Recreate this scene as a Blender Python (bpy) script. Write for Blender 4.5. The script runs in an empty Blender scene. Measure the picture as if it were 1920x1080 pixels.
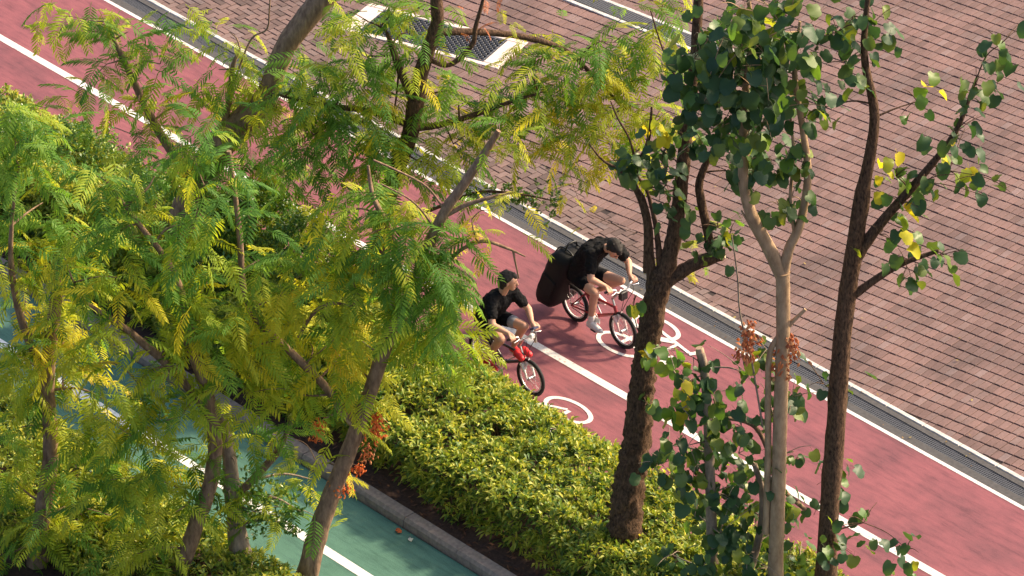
import bpy, bmesh, math, random
import numpy as np
from mathutils import Vector, Matrix, Quaternion, noise

random.seed(7); rng = np.random.default_rng(7)
V = Vector
S = bpy.context.scene
COL = S.collection

# ------------------------------------------------------------------ camera
TH, AZ, FPX, KPX = math.radians(30.5), math.radians(41.9), 9600.0, 150.0
DIST = FPX / KPX
RV = V((math.sin(AZ), math.cos(AZ), 0)); HV = V((-math.cos(AZ), math.sin(AZ), 0)); ZV = V((0, 0, 1))
FW = HV * math.cos(TH) - ZV * math.sin(TH); UPV = HV * math.sin(TH) + ZV * math.cos(TH)
CAM = FW * -DIST
cd = bpy.data.cameras.new('camera'); cam = bpy.data.objects.new('camera', cd); COL.objects.link(cam)
cam.location = CAM
cam.rotation_euler = Matrix((RV, UPV, -FW)).transposed().to_euler()
cd.sensor_width = 36; cd.lens = 36 * FPX / 1920; cd.clip_start = 0.5; cd.clip_end = 2000
S.camera = cam

# ------------------------------------------------------------------ sun, sky, exposure
SUN_EL, SUN_TURN = math.radians(35), math.radians(20)
sdir = (RV * math.cos(SUN_TURN) + HV * math.sin(SUN_TURN)) * math.cos(SUN_EL) + ZV * math.sin(SUN_EL)
sl = bpy.data.lights.new('sun', 'SUN'); sl.energy = 4.0; sl.angle = math.radians(3.5); sl.color = (1.0, 0.79, 0.52)
so = bpy.data.objects.new('sun', sl); COL.objects.link(so)
so.rotation_euler = sdir.to_track_quat('Z', 'Y').to_euler(); so.location = sdir * 60
W = bpy.data.worlds.new('World'); S.world = W; W.use_nodes = True
wn = W.node_tree.nodes; wl = W.node_tree.links
sky = wn.new('ShaderNodeTexSky'); sky.sky_type = 'NISHITA'; sky.sun_disc = False
sky.sun_elevation = SUN_EL; sky.sun_rotation = math.atan2(sdir.x, sdir.y)
sky.air_density = 0.9; sky.dust_density = 5.0; sky.ozone_density = 0.6
wl.new(sky.outputs[0], wn['Background'].inputs[0]); wn['Background'].inputs[1].default_value = 0.16
S.view_settings.view_transform = 'Standard'; S.view_settings.look = 'None'
S.view_settings.exposure = 0.76; S.view_settings.gamma = 1.0; S.view_settings.use_curve_mapping = False

# ------------------------------------------------------------------ where a point of the picture lies in the place
def ray(px, py): return FW + RV * ((px - 960) / FPX) - UPV * ((py - 540) / FPX)
def G(px, py, z=0.0):
    d = ray(px, py); return CAM + d * ((z - CAM.z) / d.z)
def J(px, py, y):
    d = ray(px, py); return CAM + d * ((y - CAM.y) / d.y)
def A(px, py, hc):
    d = ray(px, py); return CAM + d * ((hc - CAM.dot(HV)) / d.dot(HV))
def PJ(p):
    v = V(p) - CAM; w = v.dot(FW); return 960 + FPX * v.dot(RV) / w, 540 - FPX * v.dot(UPV) / w

# ------------------------------------------------------------------ materials
def mat(name, build):
    m = bpy.data.materials.new(name); m.use_nodes = True
    nt = m.node_tree; b = nt.nodes['Principled BSDF']
    build(nt, b); return m
def N(nt, t, **kw):
    n = nt.nodes.new(t)
    for k, v in kw.items():
        if k in n.inputs.keys(): n.inputs[k].default_value = v
        else: setattr(n, k, v)
    return n
def ramp(nt, stops):
    n = nt.nodes.new('ShaderNodeValToRGB'); e = n.color_ramp.elements
    while len(e) < len(stops): e.new(0.5)
    for el, (p, c) in zip(e, stops):
        el.position = p; el.color = (*c, 1)
    return n
def coords(nt, scale=(1, 1, 1)):
    tc = N(nt, 'ShaderNodeTexCoord'); mp = N(nt, 'ShaderNodeMapping'); mp.inputs['Scale'].default_value = scale
    nt.links.new(tc.outputs['Object'], mp.inputs[0]); return mp.outputs[0]
def bump(nt, b, src, strength=0.3, dist=0.01):
    bp = N(nt, 'ShaderNodeBump'); bp.inputs['Strength'].default_value = strength; bp.inputs['Distance'].default_value = dist
    nt.links.new(src, bp.inputs['Height']); nt.links.new(bp.outputs[0], b.inputs['Normal'])
def plain(name, c, rough=0.5, metal=0.0, vary=0.12, nscale=40, spec=0.5):
    def f(nt, b):
        b.inputs['Roughness'].default_value = rough; b.inputs['Metallic'].default_value = metal
        b.inputs['Specular IOR Level'].default_value = spec
        nz = N(nt, 'ShaderNodeTexNoise', Scale=nscale, Detail=3.0)
        nt.links.new(coords(nt), nz.inputs['Vector'])
        r = ramp(nt, [(0.25, tuple(x * (1 - vary) for x in c)), (0.75, tuple(min(1, x * (1 + vary)) for x in c))])
        nt.links.new(nz.outputs[0], r.inputs[0]); nt.links.new(r.outputs[0], b.inputs['Base Color'])
    return mat(name, f)
def rand01(nt):
    """one random number for each loose piece of each object"""
    oi = N(nt, 'ShaderNodeObjectInfo'); ge = N(nt, 'ShaderNodeNewGeometry')
    ad = N(nt, 'ShaderNodeMath', operation='ADD'); fr = N(nt, 'ShaderNodeMath', operation='FRACT')
    nt.links.new(oi.outputs['Random'], ad.inputs[0]); nt.links.new(ge.outputs['Random Per Island'], ad.inputs[1])
    nt.links.new(ad.outputs[0], fr.inputs[0]); return fr.outputs[0]
def leafmat(name, stops, rough=0.45, trans=0.4, tboost=1.5, spec=0.4, by_object=False):
    def f(nt, b):
        b.inputs['Roughness'].default_value = rough; b.inputs['Specular IOR Level'].default_value = spec
        r = ramp(nt, stops)
        if by_object:
            oi = N(nt, 'ShaderNodeObjectInfo'); ge = N(nt, 'ShaderNodeNewGeometry')
            m1 = N(nt, 'ShaderNodeMath', operation='MULTIPLY_ADD'); m1.inputs[1].default_value = 0.25
            m2 = N(nt, 'ShaderNodeMath', operation='MULTIPLY'); m2.inputs[1].default_value = 0.75
            nt.links.new(oi.outputs['Random'], m2.inputs[0]); nt.links.new(ge.outputs['Random Per Island'], m1.inputs[0])
            nt.links.new(m2.outputs[0], m1.inputs[2]); nt.links.new(m1.outputs[0], r.inputs[0])
        else:
            nt.links.new(rand01(nt), r.inputs[0])
        nt.links.new(r.outputs[0], b.inputs['Base Color'])
        tr = N(nt, 'ShaderNodeBsdfTranslucent'); mx = N(nt, 'ShaderNodeMixShader'); mx.inputs[0].default_value = trans
        mu = N(nt, 'ShaderNodeMix', data_type='RGBA', blend_type='MULTIPLY'); mu.inputs[0].default_value = 1.0
        mu.inputs[7].default_value = (tboost * 1.15, tboost, tboost * 0.45, 1)
        nt.links.new(r.outputs[0], mu.inputs[6]); nt.links.new(mu.outputs[2], tr.inputs[0])
        nt.links.new(b.outputs[0], mx.inputs[1]); nt.links.new(tr.outputs[0], mx.inputs[2])
        nt.links.new(mx.outputs[0], nt.nodes['Material Output'].inputs[0])
    return mat(name, f)
def bark(name, c1, c2, scale=(18, 18, 5), bstr=0.8, rough=0.85):
    def f(nt, b):
        b.inputs['Roughness'].default_value = rough; b.inputs['Specular IOR Level'].default_value = 0.2
        co = coords(nt, scale)
        nz = N(nt, 'ShaderNodeTexNoise', Scale=1.0, Detail=6.0, Roughness=0.65); nt.links.new(co, nz.inputs['Vector'])
        r = ramp(nt, [(0.32, c1), (0.68, c2)]); nt.links.new(nz.outputs[0], r.inputs[0])
        nt.links.new(r.outputs[0], b.inputs['Base Color']); bump(nt, b, nz.outputs[0], bstr, 0.02)
    return mat(name, f)
def road(name, c1, c2, c3):
    def f(nt, b):
        b.inputs['Roughness'].default_value = 0.8; b.inputs['Specular IOR Level'].default_value = 0.25
        co = coords(nt)
        n1 = N(nt, 'ShaderNodeTexNoise', Scale=1.3, Detail=5.0, Roughness=0.6); nt.links.new(co, n1.inputs['Vector'])
        n2 = N(nt, 'ShaderNodeTexNoise', Scale=90.0, Detail=2.0); nt.links.new(co, n2.inputs['Vector'])
        n3 = N(nt, 'ShaderNodeTexNoise', Scale=7.0, Detail=7.0, Roughness=0.72); nt.links.new(coords(nt, (0.3, 1.8, 1)), n3.inputs['Vector'])
        r1 = ramp(nt, [(0.35, c1), (0.55, c2), (0.75, c3)]); nt.links.new(n1.outputs[0], r1.inputs[0])
        mx = N(nt, 'ShaderNodeMix', data_type='RGBA', blend_type='MULTIPLY'); mx.inputs[0].default_value = 0.6
        r2 = ramp(nt, [(0.3, (0.6, 0.6, 0.62)), (0.6, (1.05, 1.05, 1.05))]); nt.links.new(n2.outputs[0], r2.inputs[0])
        nt.links.new(r1.outputs[0], mx.inputs[6]); nt.links.new(r2.outputs[0], mx.inputs[7])
        m2 = N(nt, 'ShaderNodeMix', data_type='RGBA', blend_type='MULTIPLY'); m2.inputs[0].default_value = 0.8
        r3 = ramp(nt, [(0.34, (0.58, 0.60, 0.64)), (0.50, (0.95, 0.94, 0.95)), (0.62, (1.08, 1.05, 1.04))]); nt.links.new(n3.outputs[0], r3.inputs[0])
        nt.links.new(mx.outputs[2], m2.inputs[6]); nt.links.new(r3.outputs[0], m2.inputs[7])
        nt.links.new(m2.outputs[2], b.inputs['Base Color']); bump(nt, b, n2.outputs[0], 0.35, 0.004)
    return mat(name, f)
def worn_paint(name, c, under):
    def f(nt, b):
        b.inputs['Roughness'].default_value = 0.65
        n1 = N(nt, 'ShaderNodeTexNoise', Scale=26.0, Detail=6.0, Roughness=0.75); nt.links.new(coords(nt), n1.inputs['Vector'])
        r = ramp(nt, [(0.37, under), (0.46, c), (1.0, tuple(min(1, x * 1.06) for x in c))]); nt.links.new(n1.outputs[0], r.inputs[0])
        nt.links.new(r.outputs[0], b.inputs['Base Color']); bump(nt, b, n1.outputs[0], 0.15, 0.003)
    return mat(name, f)
def brickmat(name, stops):
    def f(nt, b):
        b.inputs['Roughness'].default_value = 0.82; b.inputs['Specular IOR Level'].default_value = 0.25
        r = ramp(nt, stops); nt.links.new(rand01(nt), r.inputs[0])
        tc = N(nt, 'ShaderNodeNewGeometry')
        n1 = N(nt, 'ShaderNodeTexNoise', Scale=34.0, Detail=5.0, Roughness=0.7); nt.links.new(tc.outputs['Position'], n1.inputs['Vector'])
        n2 = N(nt, 'ShaderNodeTexNoise', Scale=1.1, Detail=4.0); nt.links.new(tc.outputs['Position'], n2.inputs['Vector'])
        mx = N(nt, 'ShaderNodeMix', data_type='RGBA', blend_type='MULTIPLY'); mx.inputs[0].default_value = 0.8
        r2 = ramp(nt, [(0.3, (0.72, 0.72, 0.72)), (0.7, (1.1, 1.1, 1.1))]); nt.links.new(n1.outputs[0], r2.inputs[0])
        m3 = N(nt, 'ShaderNodeMix', data_type='RGBA', blend_type='MULTIPLY'); m3.inputs[0].default_value = 0.8
        r3 = ramp(nt, [(0.35, (0.62, 0.64, 0.66)), (0.6, (1.05, 1.02, 1.02))]); nt.links.new(n2.outputs[0], r3.inputs[0])
        nt.links.new(r.outputs[0], mx.inputs[6]); nt.links.new(r2.outputs[0], mx.inputs[7])
        nt.links.new(mx.outputs[2], m3.inputs[6]); nt.links.new(r3.outputs[0], m3.inputs[7])
        nt.links.new(m3.outputs[2], b.inputs['Base Color']); bump(nt, b, n1.outputs[0], 0.3, 0.004)
    return mat(name, f)

M = dict(
    red=road('red cycle surfacing', (0.18, 0.070, 0.084), (0.25, 0.086, 0.102), (0.285, 0.10, 0.114)),
    green=road('green path surfacing', (0.075, 0.175, 0.135), (0.09, 0.205, 0.16), (0.11, 0.23, 0.18)),
    white=worn_paint('white road paint', (0.68, 0.65, 0.63), (0.5, 0.3, 0.28)),
    whiteg=worn_paint('white line paint', (0.78, 0.78, 0.76), (0.45, 0.55, 0.5)),
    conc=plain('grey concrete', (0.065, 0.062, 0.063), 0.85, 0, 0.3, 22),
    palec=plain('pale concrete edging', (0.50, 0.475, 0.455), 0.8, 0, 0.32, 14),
    kerb=plain('kerb concrete', (0.25, 0.20, 0.175), 0.88, 0, 0.32, 16),
    dark=plain('drain bottom', (0.02, 0.02, 0.02), 0.9),
    iron=plain('galvanised grating', (0.10, 0.105, 0.12), 0.6, 0.4, 0.2, 30),
    iron2=plain('dark iron cover', (0.075, 0.078, 0.09), 0.55, 0.4, 0.2, 30),
    joint=plain('sand joints', (0.03, 0.02, 0.019), 0.95, 0, 0.25, 60),
    soil=plain('dark mulch soil', (0.05, 0.026, 0.02), 0.95, 0, 0.5, 30),
    brick=brickmat('pink clay pavers', [(0.0, (0.12, 0.085, 0.078)), (0.35, (0.185, 0.124, 0.113)), (0.7, (0.225, 0.150, 0.136)), (0.9, (0.20, 0.145, 0.135)), (1.0, (0.20, 0.15, 0.145))]),
    brickred=brickmat('red clay pavers', [(0.0, (0.165, 0.106, 0.098)), (0.5, (0.22, 0.138, 0.127)), (0.9, (0.20, 0.135, 0.126)), (1.0, (0.23, 0.165, 0.16))]),
    frame=plain('pale granite frame', (0.66, 0.54, 0.49), 0.75, 0, 0.12, 20),
)
M['leaf_g'] = leafmat('green leaflets', [(0.0, (0.069, 0.178, 0.034)), (0.5, (0.115, 0.253, 0.039)), (1.0, (0.184, 0.310, 0.041))], 0.55, 0.48, 1.7, 0.2, by_object=True)
M['leaf_l'] = leafmat('light green leaflets', [(0.0, (0.224, 0.347, 0.034)), (0.6, (0.347, 0.414, 0.040)), (1.0, (0.470, 0.470, 0.045))], 0.55, 0.48, 1.6, 0.2, by_object=True)
M['leaf_y'] = leafmat('yellow leaflets', [(0.0, (0.42, 0.43, 0.03)), (0.7, (0.56, 0.52, 0.035)), (1.0, (0.60, 0.44, 0.05))], 0.6, 0.45, 1.4, 0.2, by_object=True)
M['leaf_o'] = leafmat('dry orange leaves', [(0.0, (0.34, 0.10, 0.04)), (0.6, (0.46, 0.15, 0.06)), (1.0, (0.52, 0.26, 0.12))], 0.7, 0.3, 1.2)
M['leaf_r'] = leafmat('red orange petals', [(0.0, (0.50, 0.09, 0.02)), (0.6, (0.62, 0.15, 0.03)), (1.0, (0.66, 0.24, 0.05))], 0.6, 0.3, 1.2)
M['leaf_h'] = leafmat('broad dark leaves', [(0.0, (0.024, 0.066, 0.029)), (0.5, (0.036, 0.089, 0.031)), (0.85, (0.068, 0.128, 0.029)), (1.0, (0.145, 0.196, 0.030))], 0.48, 0.30, 2.0, 0.4)
M['leaf_hl'] = leafmat('broad fresh leaves', [(0.0, (0.06, 0.15, 0.03)), (0.6, (0.10, 0.20, 0.03)), (1.0, (0.25, 0.30, 0.03))], 0.4, 0.45, 1.8, 0.5)
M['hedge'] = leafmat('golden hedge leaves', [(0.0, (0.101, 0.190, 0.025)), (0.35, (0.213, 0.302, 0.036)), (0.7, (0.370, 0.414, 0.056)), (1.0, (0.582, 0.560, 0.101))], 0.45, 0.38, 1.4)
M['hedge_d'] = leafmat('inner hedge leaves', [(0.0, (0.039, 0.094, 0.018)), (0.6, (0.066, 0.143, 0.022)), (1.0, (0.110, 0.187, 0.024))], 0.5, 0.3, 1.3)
M['gloss'] = leafmat('glossy shrub leaves', [(0.0, (0.040, 0.115, 0.023)), (0.5, (0.086, 0.196, 0.029)), (0.8, (0.184, 0.287, 0.034)), (1.0, (0.368, 0.414, 0.046))], 0.3, 0.3, 1.5, 0.6)
M['bark_d'] = bark('dark rough bark', (0.022, 0.014, 0.010), (0.17, 0.10, 0.06), (42, 42, 16), 1.0)  # lighter tone paints sunlit specks of the rough bark into its colour
M['bark_m'] = bark('brown bark', (0.13, 0.08, 0.055), (0.36, 0.24, 0.155), (20, 20, 6), 0.7)
M['bark_l'] = bark('pale smooth bark', (0.26, 0.17, 0.10), (0.46, 0.32, 0.20), (14, 14, 6), 0.35)
M['bark_g'] = bark('grey brown bark', (0.17, 0.13, 0.10), (0.36, 0.28, 0.21), (16, 16, 6), 0.5)
M['cut'] = plain('cut wood', (0.42, 0.30, 0.20), 0.8, 0, 0.3, 30)

# ------------------------------------------------------------------ mesh helpers
class MB:
    def __init__(s): s.v = []; s.f = []; s.m = []; s.sm = []
    def add(s, vs, fs, mi=0, smooth=False):
        o = len(s.v); s.v += [tuple(p) for p in vs]
        for f in fs: s.f.append(tuple(i + o for i in f)); s.m.append(mi); s.sm.append(smooth)
    def box(s, c, h, mi=0, mx=None, bev=0.0):
        c = V(c); x, y, z = h
        if bev <= 0:
            p = [V((sx * x, sy * y, sz * z)) for sz in (-1, 1) for sy in (-1, 1) for sx in (-1, 1)]
            f = [(0, 2, 3, 1), (4, 5, 7, 6), (0, 1, 5, 4), (2, 6, 7, 3), (0, 4, 6, 2), (1, 3, 7, 5)]
        else:
            b = bev
            def ring(zz, ix): return [V((-x + ix, -y + ix, zz)), V((x - ix, -y + ix, zz)), V((x - ix, y - ix, zz)), V((-x + ix, y - ix, zz))]
            p = ring(-z, b) + ring(-z + b, 0) + ring(z - b, 0) + ring(z, b)
            f = [(3, 2, 1, 0), (12, 13, 14, 15)]
            for k in range(3):
                for i in range(4): j = (i + 1) % 4; f.append((k * 4 + i, k * 4 + j, k * 4 + 4 + j, k * 4 + 4 + i))
        if mx: p = [mx @ q for q in p]
        s.add([c + q for q in p], f, mi)
    def tube(s, pts, rads, n=8, mi=0, rough=0.0, rs=6.0, cap=True, smooth=True):
        pts = [V(p) for p in pts]
        if not hasattr(rads, '__len__'): rads = [rads] * len(pts)
        t0 = (pts[1] - pts[0]).normalized()
        ref = V((0, 0, 1)) if abs(t0.z) < 0.9 else V((1, 0, 0))
        u = t0.cross(ref).normalized(); vs = []; fs = []
        for i, p in enumerate(pts):
            t = (pts[min(i + 1, len(pts) - 1)] - pts[max(i - 1, 0)]).normalized()
            u = (u - t * u.dot(t)).normalized(); w = t.cross(u)
            for k in range(n):
                a = 2 * math.pi * k / n; d = u * math.cos(a) + w * math.sin(a)
                rr = rads[i]
                if rough: rr *= 1 + rough * noise.noise((p + d * rads[i] * 2.0) * rs) + rough * 0.6 * noise.noise((p + d * rads[i]) * rs * 3.3)
                vs.append(p + d * rr)
        for i in range(len(pts) - 1):
            for k in range(n):
                j = (k + 1) % n; fs.append((i * n + k, i * n + j, i * n + n + j, i * n + n + k))
        s.add(vs, fs, mi, smooth)
        if cap:
            b = len(pts) - 1
            s.add(vs[:n], [tuple(reversed(range(n)))], mi); s.add(vs[b * n:b * n + n], [tuple(range(n))], mi)
    def mesh(s, name, mats):
        me = bpy.data.meshes.new(name); me.from_pydata(s.v, [], s.f)
        for m in mats: me.materials.append(m)
        me.polygons.foreach_set('material_index', s.m); me.polygons.foreach_set('use_smooth', s.sm); me.update()
        return me
    def build(s, name, mats, parent=None, **tags):
        if not isinstance(mats, (list, tuple)): mats = [mats]
        return link(name, s.mesh(name, mats), parent, **tags)
def link(name, me, parent=None, loc=None, mtx=None, **tags):
    o = bpy.data.objects.new(name, me); COL.objects.link(o)
    if parent: o.parent = parent
    if mtx is not None: o.matrix_local = mtx
    elif loc is not None: o.location = loc
    for k, v in tags.items(): o[k] = v
    return o
def thing(name, label, cat, loc=(0, 0, 0), group=None):
    o = bpy.data.objects.new(name, None); COL.objects.link(o); o.location = loc
    o.empty_display_size = 0.1
    o['label'] = label; o['category'] = cat
    if group: o['group'] = group
    return o
def spline(pts, rads, sub=5):
    """Catmull-Rom through the points, radii along"""
    P = [V(p) for p in pts]
    if not hasattr(rads, '__len__'): rads = [rads] * len(P)
    if len(P) == 2: sub = max(sub, 2)
    Q = [P[0] * 2 - P[1]] + P + [P[-1] * 2 - P[-2]]; out = []; rr = []
    for i in range(len(P) - 1):
        a, b, c, d = Q[i:i + 4]
        for k in range(sub):
            t = k / sub
            out.append(0.5 * ((2 * b) + (c - a) * t + (2 * a - 5 * b + 4 * c - d) * t * t + (3 * b - 3 * c + d - a) * t ** 3))
            rr.append(rads[i] * (1 - t) + rads[i + 1] * t)
    return out + [P[-1]], rr + [rads[-1]]
def sheet(name, x0, x1, y0, y1, z, m, parent=None, **tags):
    b = MB(); b.add([(x0, y0, z), (x1, y0, z), (x1, y1, z), (x0, y1, z)], [(0, 1, 2, 3)])
    return b.build(name, m, parent, **tags)

# ------------------------------------------------------------------ the setting
XA, XB = -26.0, 26.0
sheet('ground', -400, 400, -400, 400, -0.06, M['soil'], kind='structure')
path = sheet('cycle_path', XA, XB, -2.32, 1.075, 0.0, M['red'], kind='structure')
sheet('centre_line', XA, XB, -0.757, -0.643, 0.004, M['white'], path)
sheet('edge_line', XA, XB, 1.03, 1.085, 0.004, M['white'], path)
# a saw-cut across the red surface, far up the path
b = MB(); p0, p1 = G(528, 361), G(700, 428); d = (p1 - p0).normalized(); e = V((-d.y, d.x, 0)) * 0.008
b.add([p0 - d * 3 - e + ZV * .003, p1 - e + ZV * .003, p1 + e + ZV * .003, p0 - d * 3 + e + ZV * .003], [(0, 1, 2, 3)])
b.build('surface_joint', M['joint'], path)

def pictogram(name, fx, parent):
    """bicycle symbol; u across the lane, v up the symbol"""
    b = MB(); lay = [0]
    def stroke(pts, w):
        lay[0] += 1
        for i in range(len(pts) - 1):
            a, c = V((*pts[i], 0)), V((*pts[i + 1], 0)); d = (c - a).normalized(); e = V((-d.y, d.x, 0)) * w / 2
            b.add([fx(*(q.xy)) + ZV * .0004 * lay[0] for q in (a - e, c - e, c + e, a + e)], [(0, 1, 2, 3)])
    for cu in (-0.3, 0.3):
        n = 40; vs = []
        for k in range(n):
            a = 2 * math.pi * k / n
            vs.append(fx(cu + 0.205 * math.cos(a), 0.385 + 0.385 * math.sin(a)))
            vs.append(fx(cu + 0.155 * math.cos(a), 0.385 + 0.315 * math.sin(a)))
        b.add(vs, [(2 * k, 2 * ((k + 1) % n), 2 * ((k + 1) % n) + 1, 2 * k + 1) for k in range(n)])
    stroke([(-0.3, 0.36), (-0.02, 0.36)], 0.06); stroke([(-0.02, 0.38), (-0.12, 1.02)], 0.045)
    stroke([(-0.3, 0.40), (-0.09, 0.83)], 0.04); stroke([(-0.09, 0.86), (0.21, 0.86)], 0.05)
    stroke([(0.0, 0.40), (0.22, 0.82)], 0.045); stroke([(0.3, 0.38), (0.18, 1.10)], 0.045)
    stroke([(0.16, 1.12), (0.33, 1.20)], 0.07); stroke([(-0.23, 1.05), (-0.02, 1.05)], 0.11)
    return b.build(name, M['white'], parent)
pictogram('bicycle_marking', lambda u, v: V((1.52 + v, 0.38 + u, 0.005)), path)
pictogram('bicycle_marking', lambda u, v: V((2.99 - v, -1.73 - u, 0.005)), path)

# drain along the path: concrete edges, a recessed channel and grating panels
dr = MB()
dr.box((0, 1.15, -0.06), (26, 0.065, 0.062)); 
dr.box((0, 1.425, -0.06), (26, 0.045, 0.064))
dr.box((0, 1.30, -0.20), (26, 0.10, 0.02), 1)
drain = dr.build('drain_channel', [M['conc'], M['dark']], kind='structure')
for k in range(40):
    b = MB(); L = 0.6; x = -12 + k * L
    b.box((0, 0, -0.06), (L / 2 - 0.004, 0.036, 0.075), bev=0.008)
    if k == 0: em = b.mesh('edging_stone', [M['palec']])
    link('edging_stone', em, drain, (x, 1.507, 0))
b = MB(); L = 0.5
for i in range(15): b.box((-L / 2 + 0.017 + i * 0.0333, 0, -0.012), (0.0065, 0.078, 0.012))
for yy in (-0.052, -0.026, 0, 0.026, 0.052): b.box((0, yy, -0.0135), (L / 2 - 0.004, 0.004, 0.0105))
for yy in (-0.078, 0.078): b.box((0, yy, -0.012), (L / 2 - 0.002, 0.006, 0.0125))
gm = b.mesh('drain_grate', [M['iron']])
for k in range(48): link('drain_grate', gm, drain, (-11.75 + k * L, 1.30, -0.004))

# brick paving: sand bed and single pavers
paving = sheet('brick_paving', XA, 14, 1.545, 22, -0.016, M['joint'], kind='structure')
ROW = math.radians(39) ; 
rowd = RV * math.cos(ROW) - HV * math.sin(ROW); rowp = V((-rowd.y, rowd.x, 0))
sa, sb = G(840, 170), G(1330, 560)
sd = (sb - sa).normalized(); sn = V((-sd.y, sd.x, 0))
def far_side(p): return (V((p[0], p[1], 0)) - sa).dot(sn) > 0
gc = G(812, 67); gdir = RV * math.cos(math.radians(28)) - HV * math.sin(math.radians(28)); gper = V((-gdir.y, gdir.x, 0))
def in_cover(p, m=0.0):
    d = V((p[0], p[1], 0)) - gc; return abs(d.dot(gdir)) < 1.24 + m and abs(d.dot(gper)) < 0.43 + m
LB, WB = 0.2, 0.1
def paver(l, w):
    b = MB(); bv = 0.0035; x, y = l / 2 - 0.0095, w / 2 - 0.0042; z0, z1 = -0.03, 0.0
    p = [(-x, -y, z0), (x, -y, z0), (x, y, z0), (-x, y, z0), (-x, -y, z1 - bv), (x, -y, z1 - bv), (x, y, z1 - bv), (-x, y, z1 - bv),
         (-x + bv, -y + bv, z1), (x - bv, -y + bv, z1), (x - bv, y - bv, z1), (-x + bv, y - bv, z1)]
    f = [(8, 9, 10, 11)]
    for k in range(2):
        for i in range(4): j = (i + 1) % 4; f.append((k * 4 + i, k * 4 + j, k * 4 + 4 + j, k * 4 + 4 + i))
    b.add(p, f); return b
pb = paver(LB, WB)
bricks = []
y0 = 1.548
for j in range(-1, 130):
    for i in range(-140, 110):
        # 90 degree herringbone on a grid of squares as wide as a paver
        s = (i - j) % 4
        if s == 0: c = (i * WB + WB, y0 + (j + 0.5) * WB, 0.0)
        elif s == 3: c = (i * WB + WB / 2, y0 + (j + 1) * WB, math.pi / 2)
        else: continue
        px, py = PJ((c[0], c[1], 0))
        if far_side(V(c[:2] + (0,)) - sn * 0.12) or in_cover(c, -0.1) or not (-120 < px < 2040 and -120 < py < 1100): continue
        bricks.append((px, py, V((c[0], c[1], random.uniform(-0.006, 0.002) - (0.006 if far_side(V(c[:2] + (0,)) + sn * 0.1) else 0))), c[2], 0))
for j in range(-60, 120):
    for i in range(-160, 160):
        q = sa + rowd * ((i + 0.5) * WB) + rowp * ((j + 0.5) * LB)
        px, py = PJ(q)
        if q.y < y0 - 0.04 or not far_side(q - sn * 0.05) or in_cover(q, -0.1) or not (-120 < px < 2040 and -120 < py < 1100): continue
        bricks.append((px, py, V((q.x, q.y, random.uniform(-0.006, 0.002))), math.atan2(rowp.y, rowp.x), 1))
def bm_of(k): return M['brick'] if k == 0 else M['brickred']
bmesh_k = [pb.mesh('brick', [M['brick']]), pb.mesh('brick', [M['brickred']])]
def score(t):
    inside = 950 < t[0] < 1500 and 200 < t[1] < 660
    return (0 if inside else 1, -t[1])
bricks.sort(key=score)
for px, py, c, a, k in bricks[:300]:
    mtx = Matrix.Translation(c) @ Matrix.Rotation(a + random.uniform(-.008, .008), 4, 'Z') @ Matrix.Rotation(random.gauss(0, .012), 4, 'X') @ Matrix.Rotation(random.gauss(0, .008), 4, 'Y')
    link('brick', bmesh_k[k], paving, mtx=mtx)
for k in (0, 1):
    b = MB()
    for px, py, c, a, kk in bricks[300:]:
        if kk != k: continue
        mtx = Matrix.Translation(c) @ Matrix.Rotation(a + random.uniform(-.008, .008), 4, 'Z') @ Matrix.Rotation(random.gauss(0, .012), 4, 'X') @ Matrix.Rotation(random.gauss(0, .008), 4, 'Y')
        b.add([mtx @ V(p) for p in pb.v], pb.f)
    b.build('brick_field', bm_of(k), paving, kind='stuff')

# the cover set in a pale stone frame
cv = thing('drain_cover', 'dark iron slatted cover in pale stone frame set in brick paving', 'drain cover', gc)
R3 = Matrix((gdir, gper, ZV)).transposed()
def cvp(u, v, z=0): return R3 @ V((u, v, z))
for (u, v, a, c) in ((0, 0.395, 1.24, 0.045), (0, -0.395, 1.24, 0.045), (1.10, 0, 0.138, 0.348), (-1.10, 0, 0.138, 0.348)):
    b = MB(); b.box((0, 0, 0), (a - .003, c - .003, 0.03), mx=R3.to_4x4(), bev=0.006)
    b.build('frame_stone', M['frame'], cv, loc=cvp(u, v, -0.022))
b = MB(); b.add([cvp(-0.96, -0.35, -0.012), cvp(0.96, -0.35, -0.012), cvp(0.96, 0.35, -0.012), cvp(-0.96, 0.35, -0.012)], [(0, 1, 2, 3)])
b.build('cover_plate', M['dark'], cv)
sb_ = MB(); sb_.box((0, 0, 0), (0.037, 0.013, 0.012), bev=0.004); tm = sb_.mesh('slat', [M['iron2']])
cnt = 0
for i in range(20):
    for j in range(15):
        if cnt >= 300: break
        u = -0.885 + i * 0.0932 + (0.023 if j % 2 else -0.023); v = -0.315 + j * 0.045
        link('slat', tm, cv, mtx=Matrix.Translation(cvp(u, v, 0.0)) @ R3.to_4x4()); cnt += 1
bb = MB()
for u in (-0.945, 0.945): bb.box(cvp(u, 0, -0.004), (0.014, 0.345, 0.012), mx=R3.to_4x4())
for v in (-0.336, 0.336): bb.box(cvp(0, v, -0.004), (0.93, 0.010, 0.012), mx=R3.to_4x4())
bb.build('rim', M['iron2'], cv)

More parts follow.
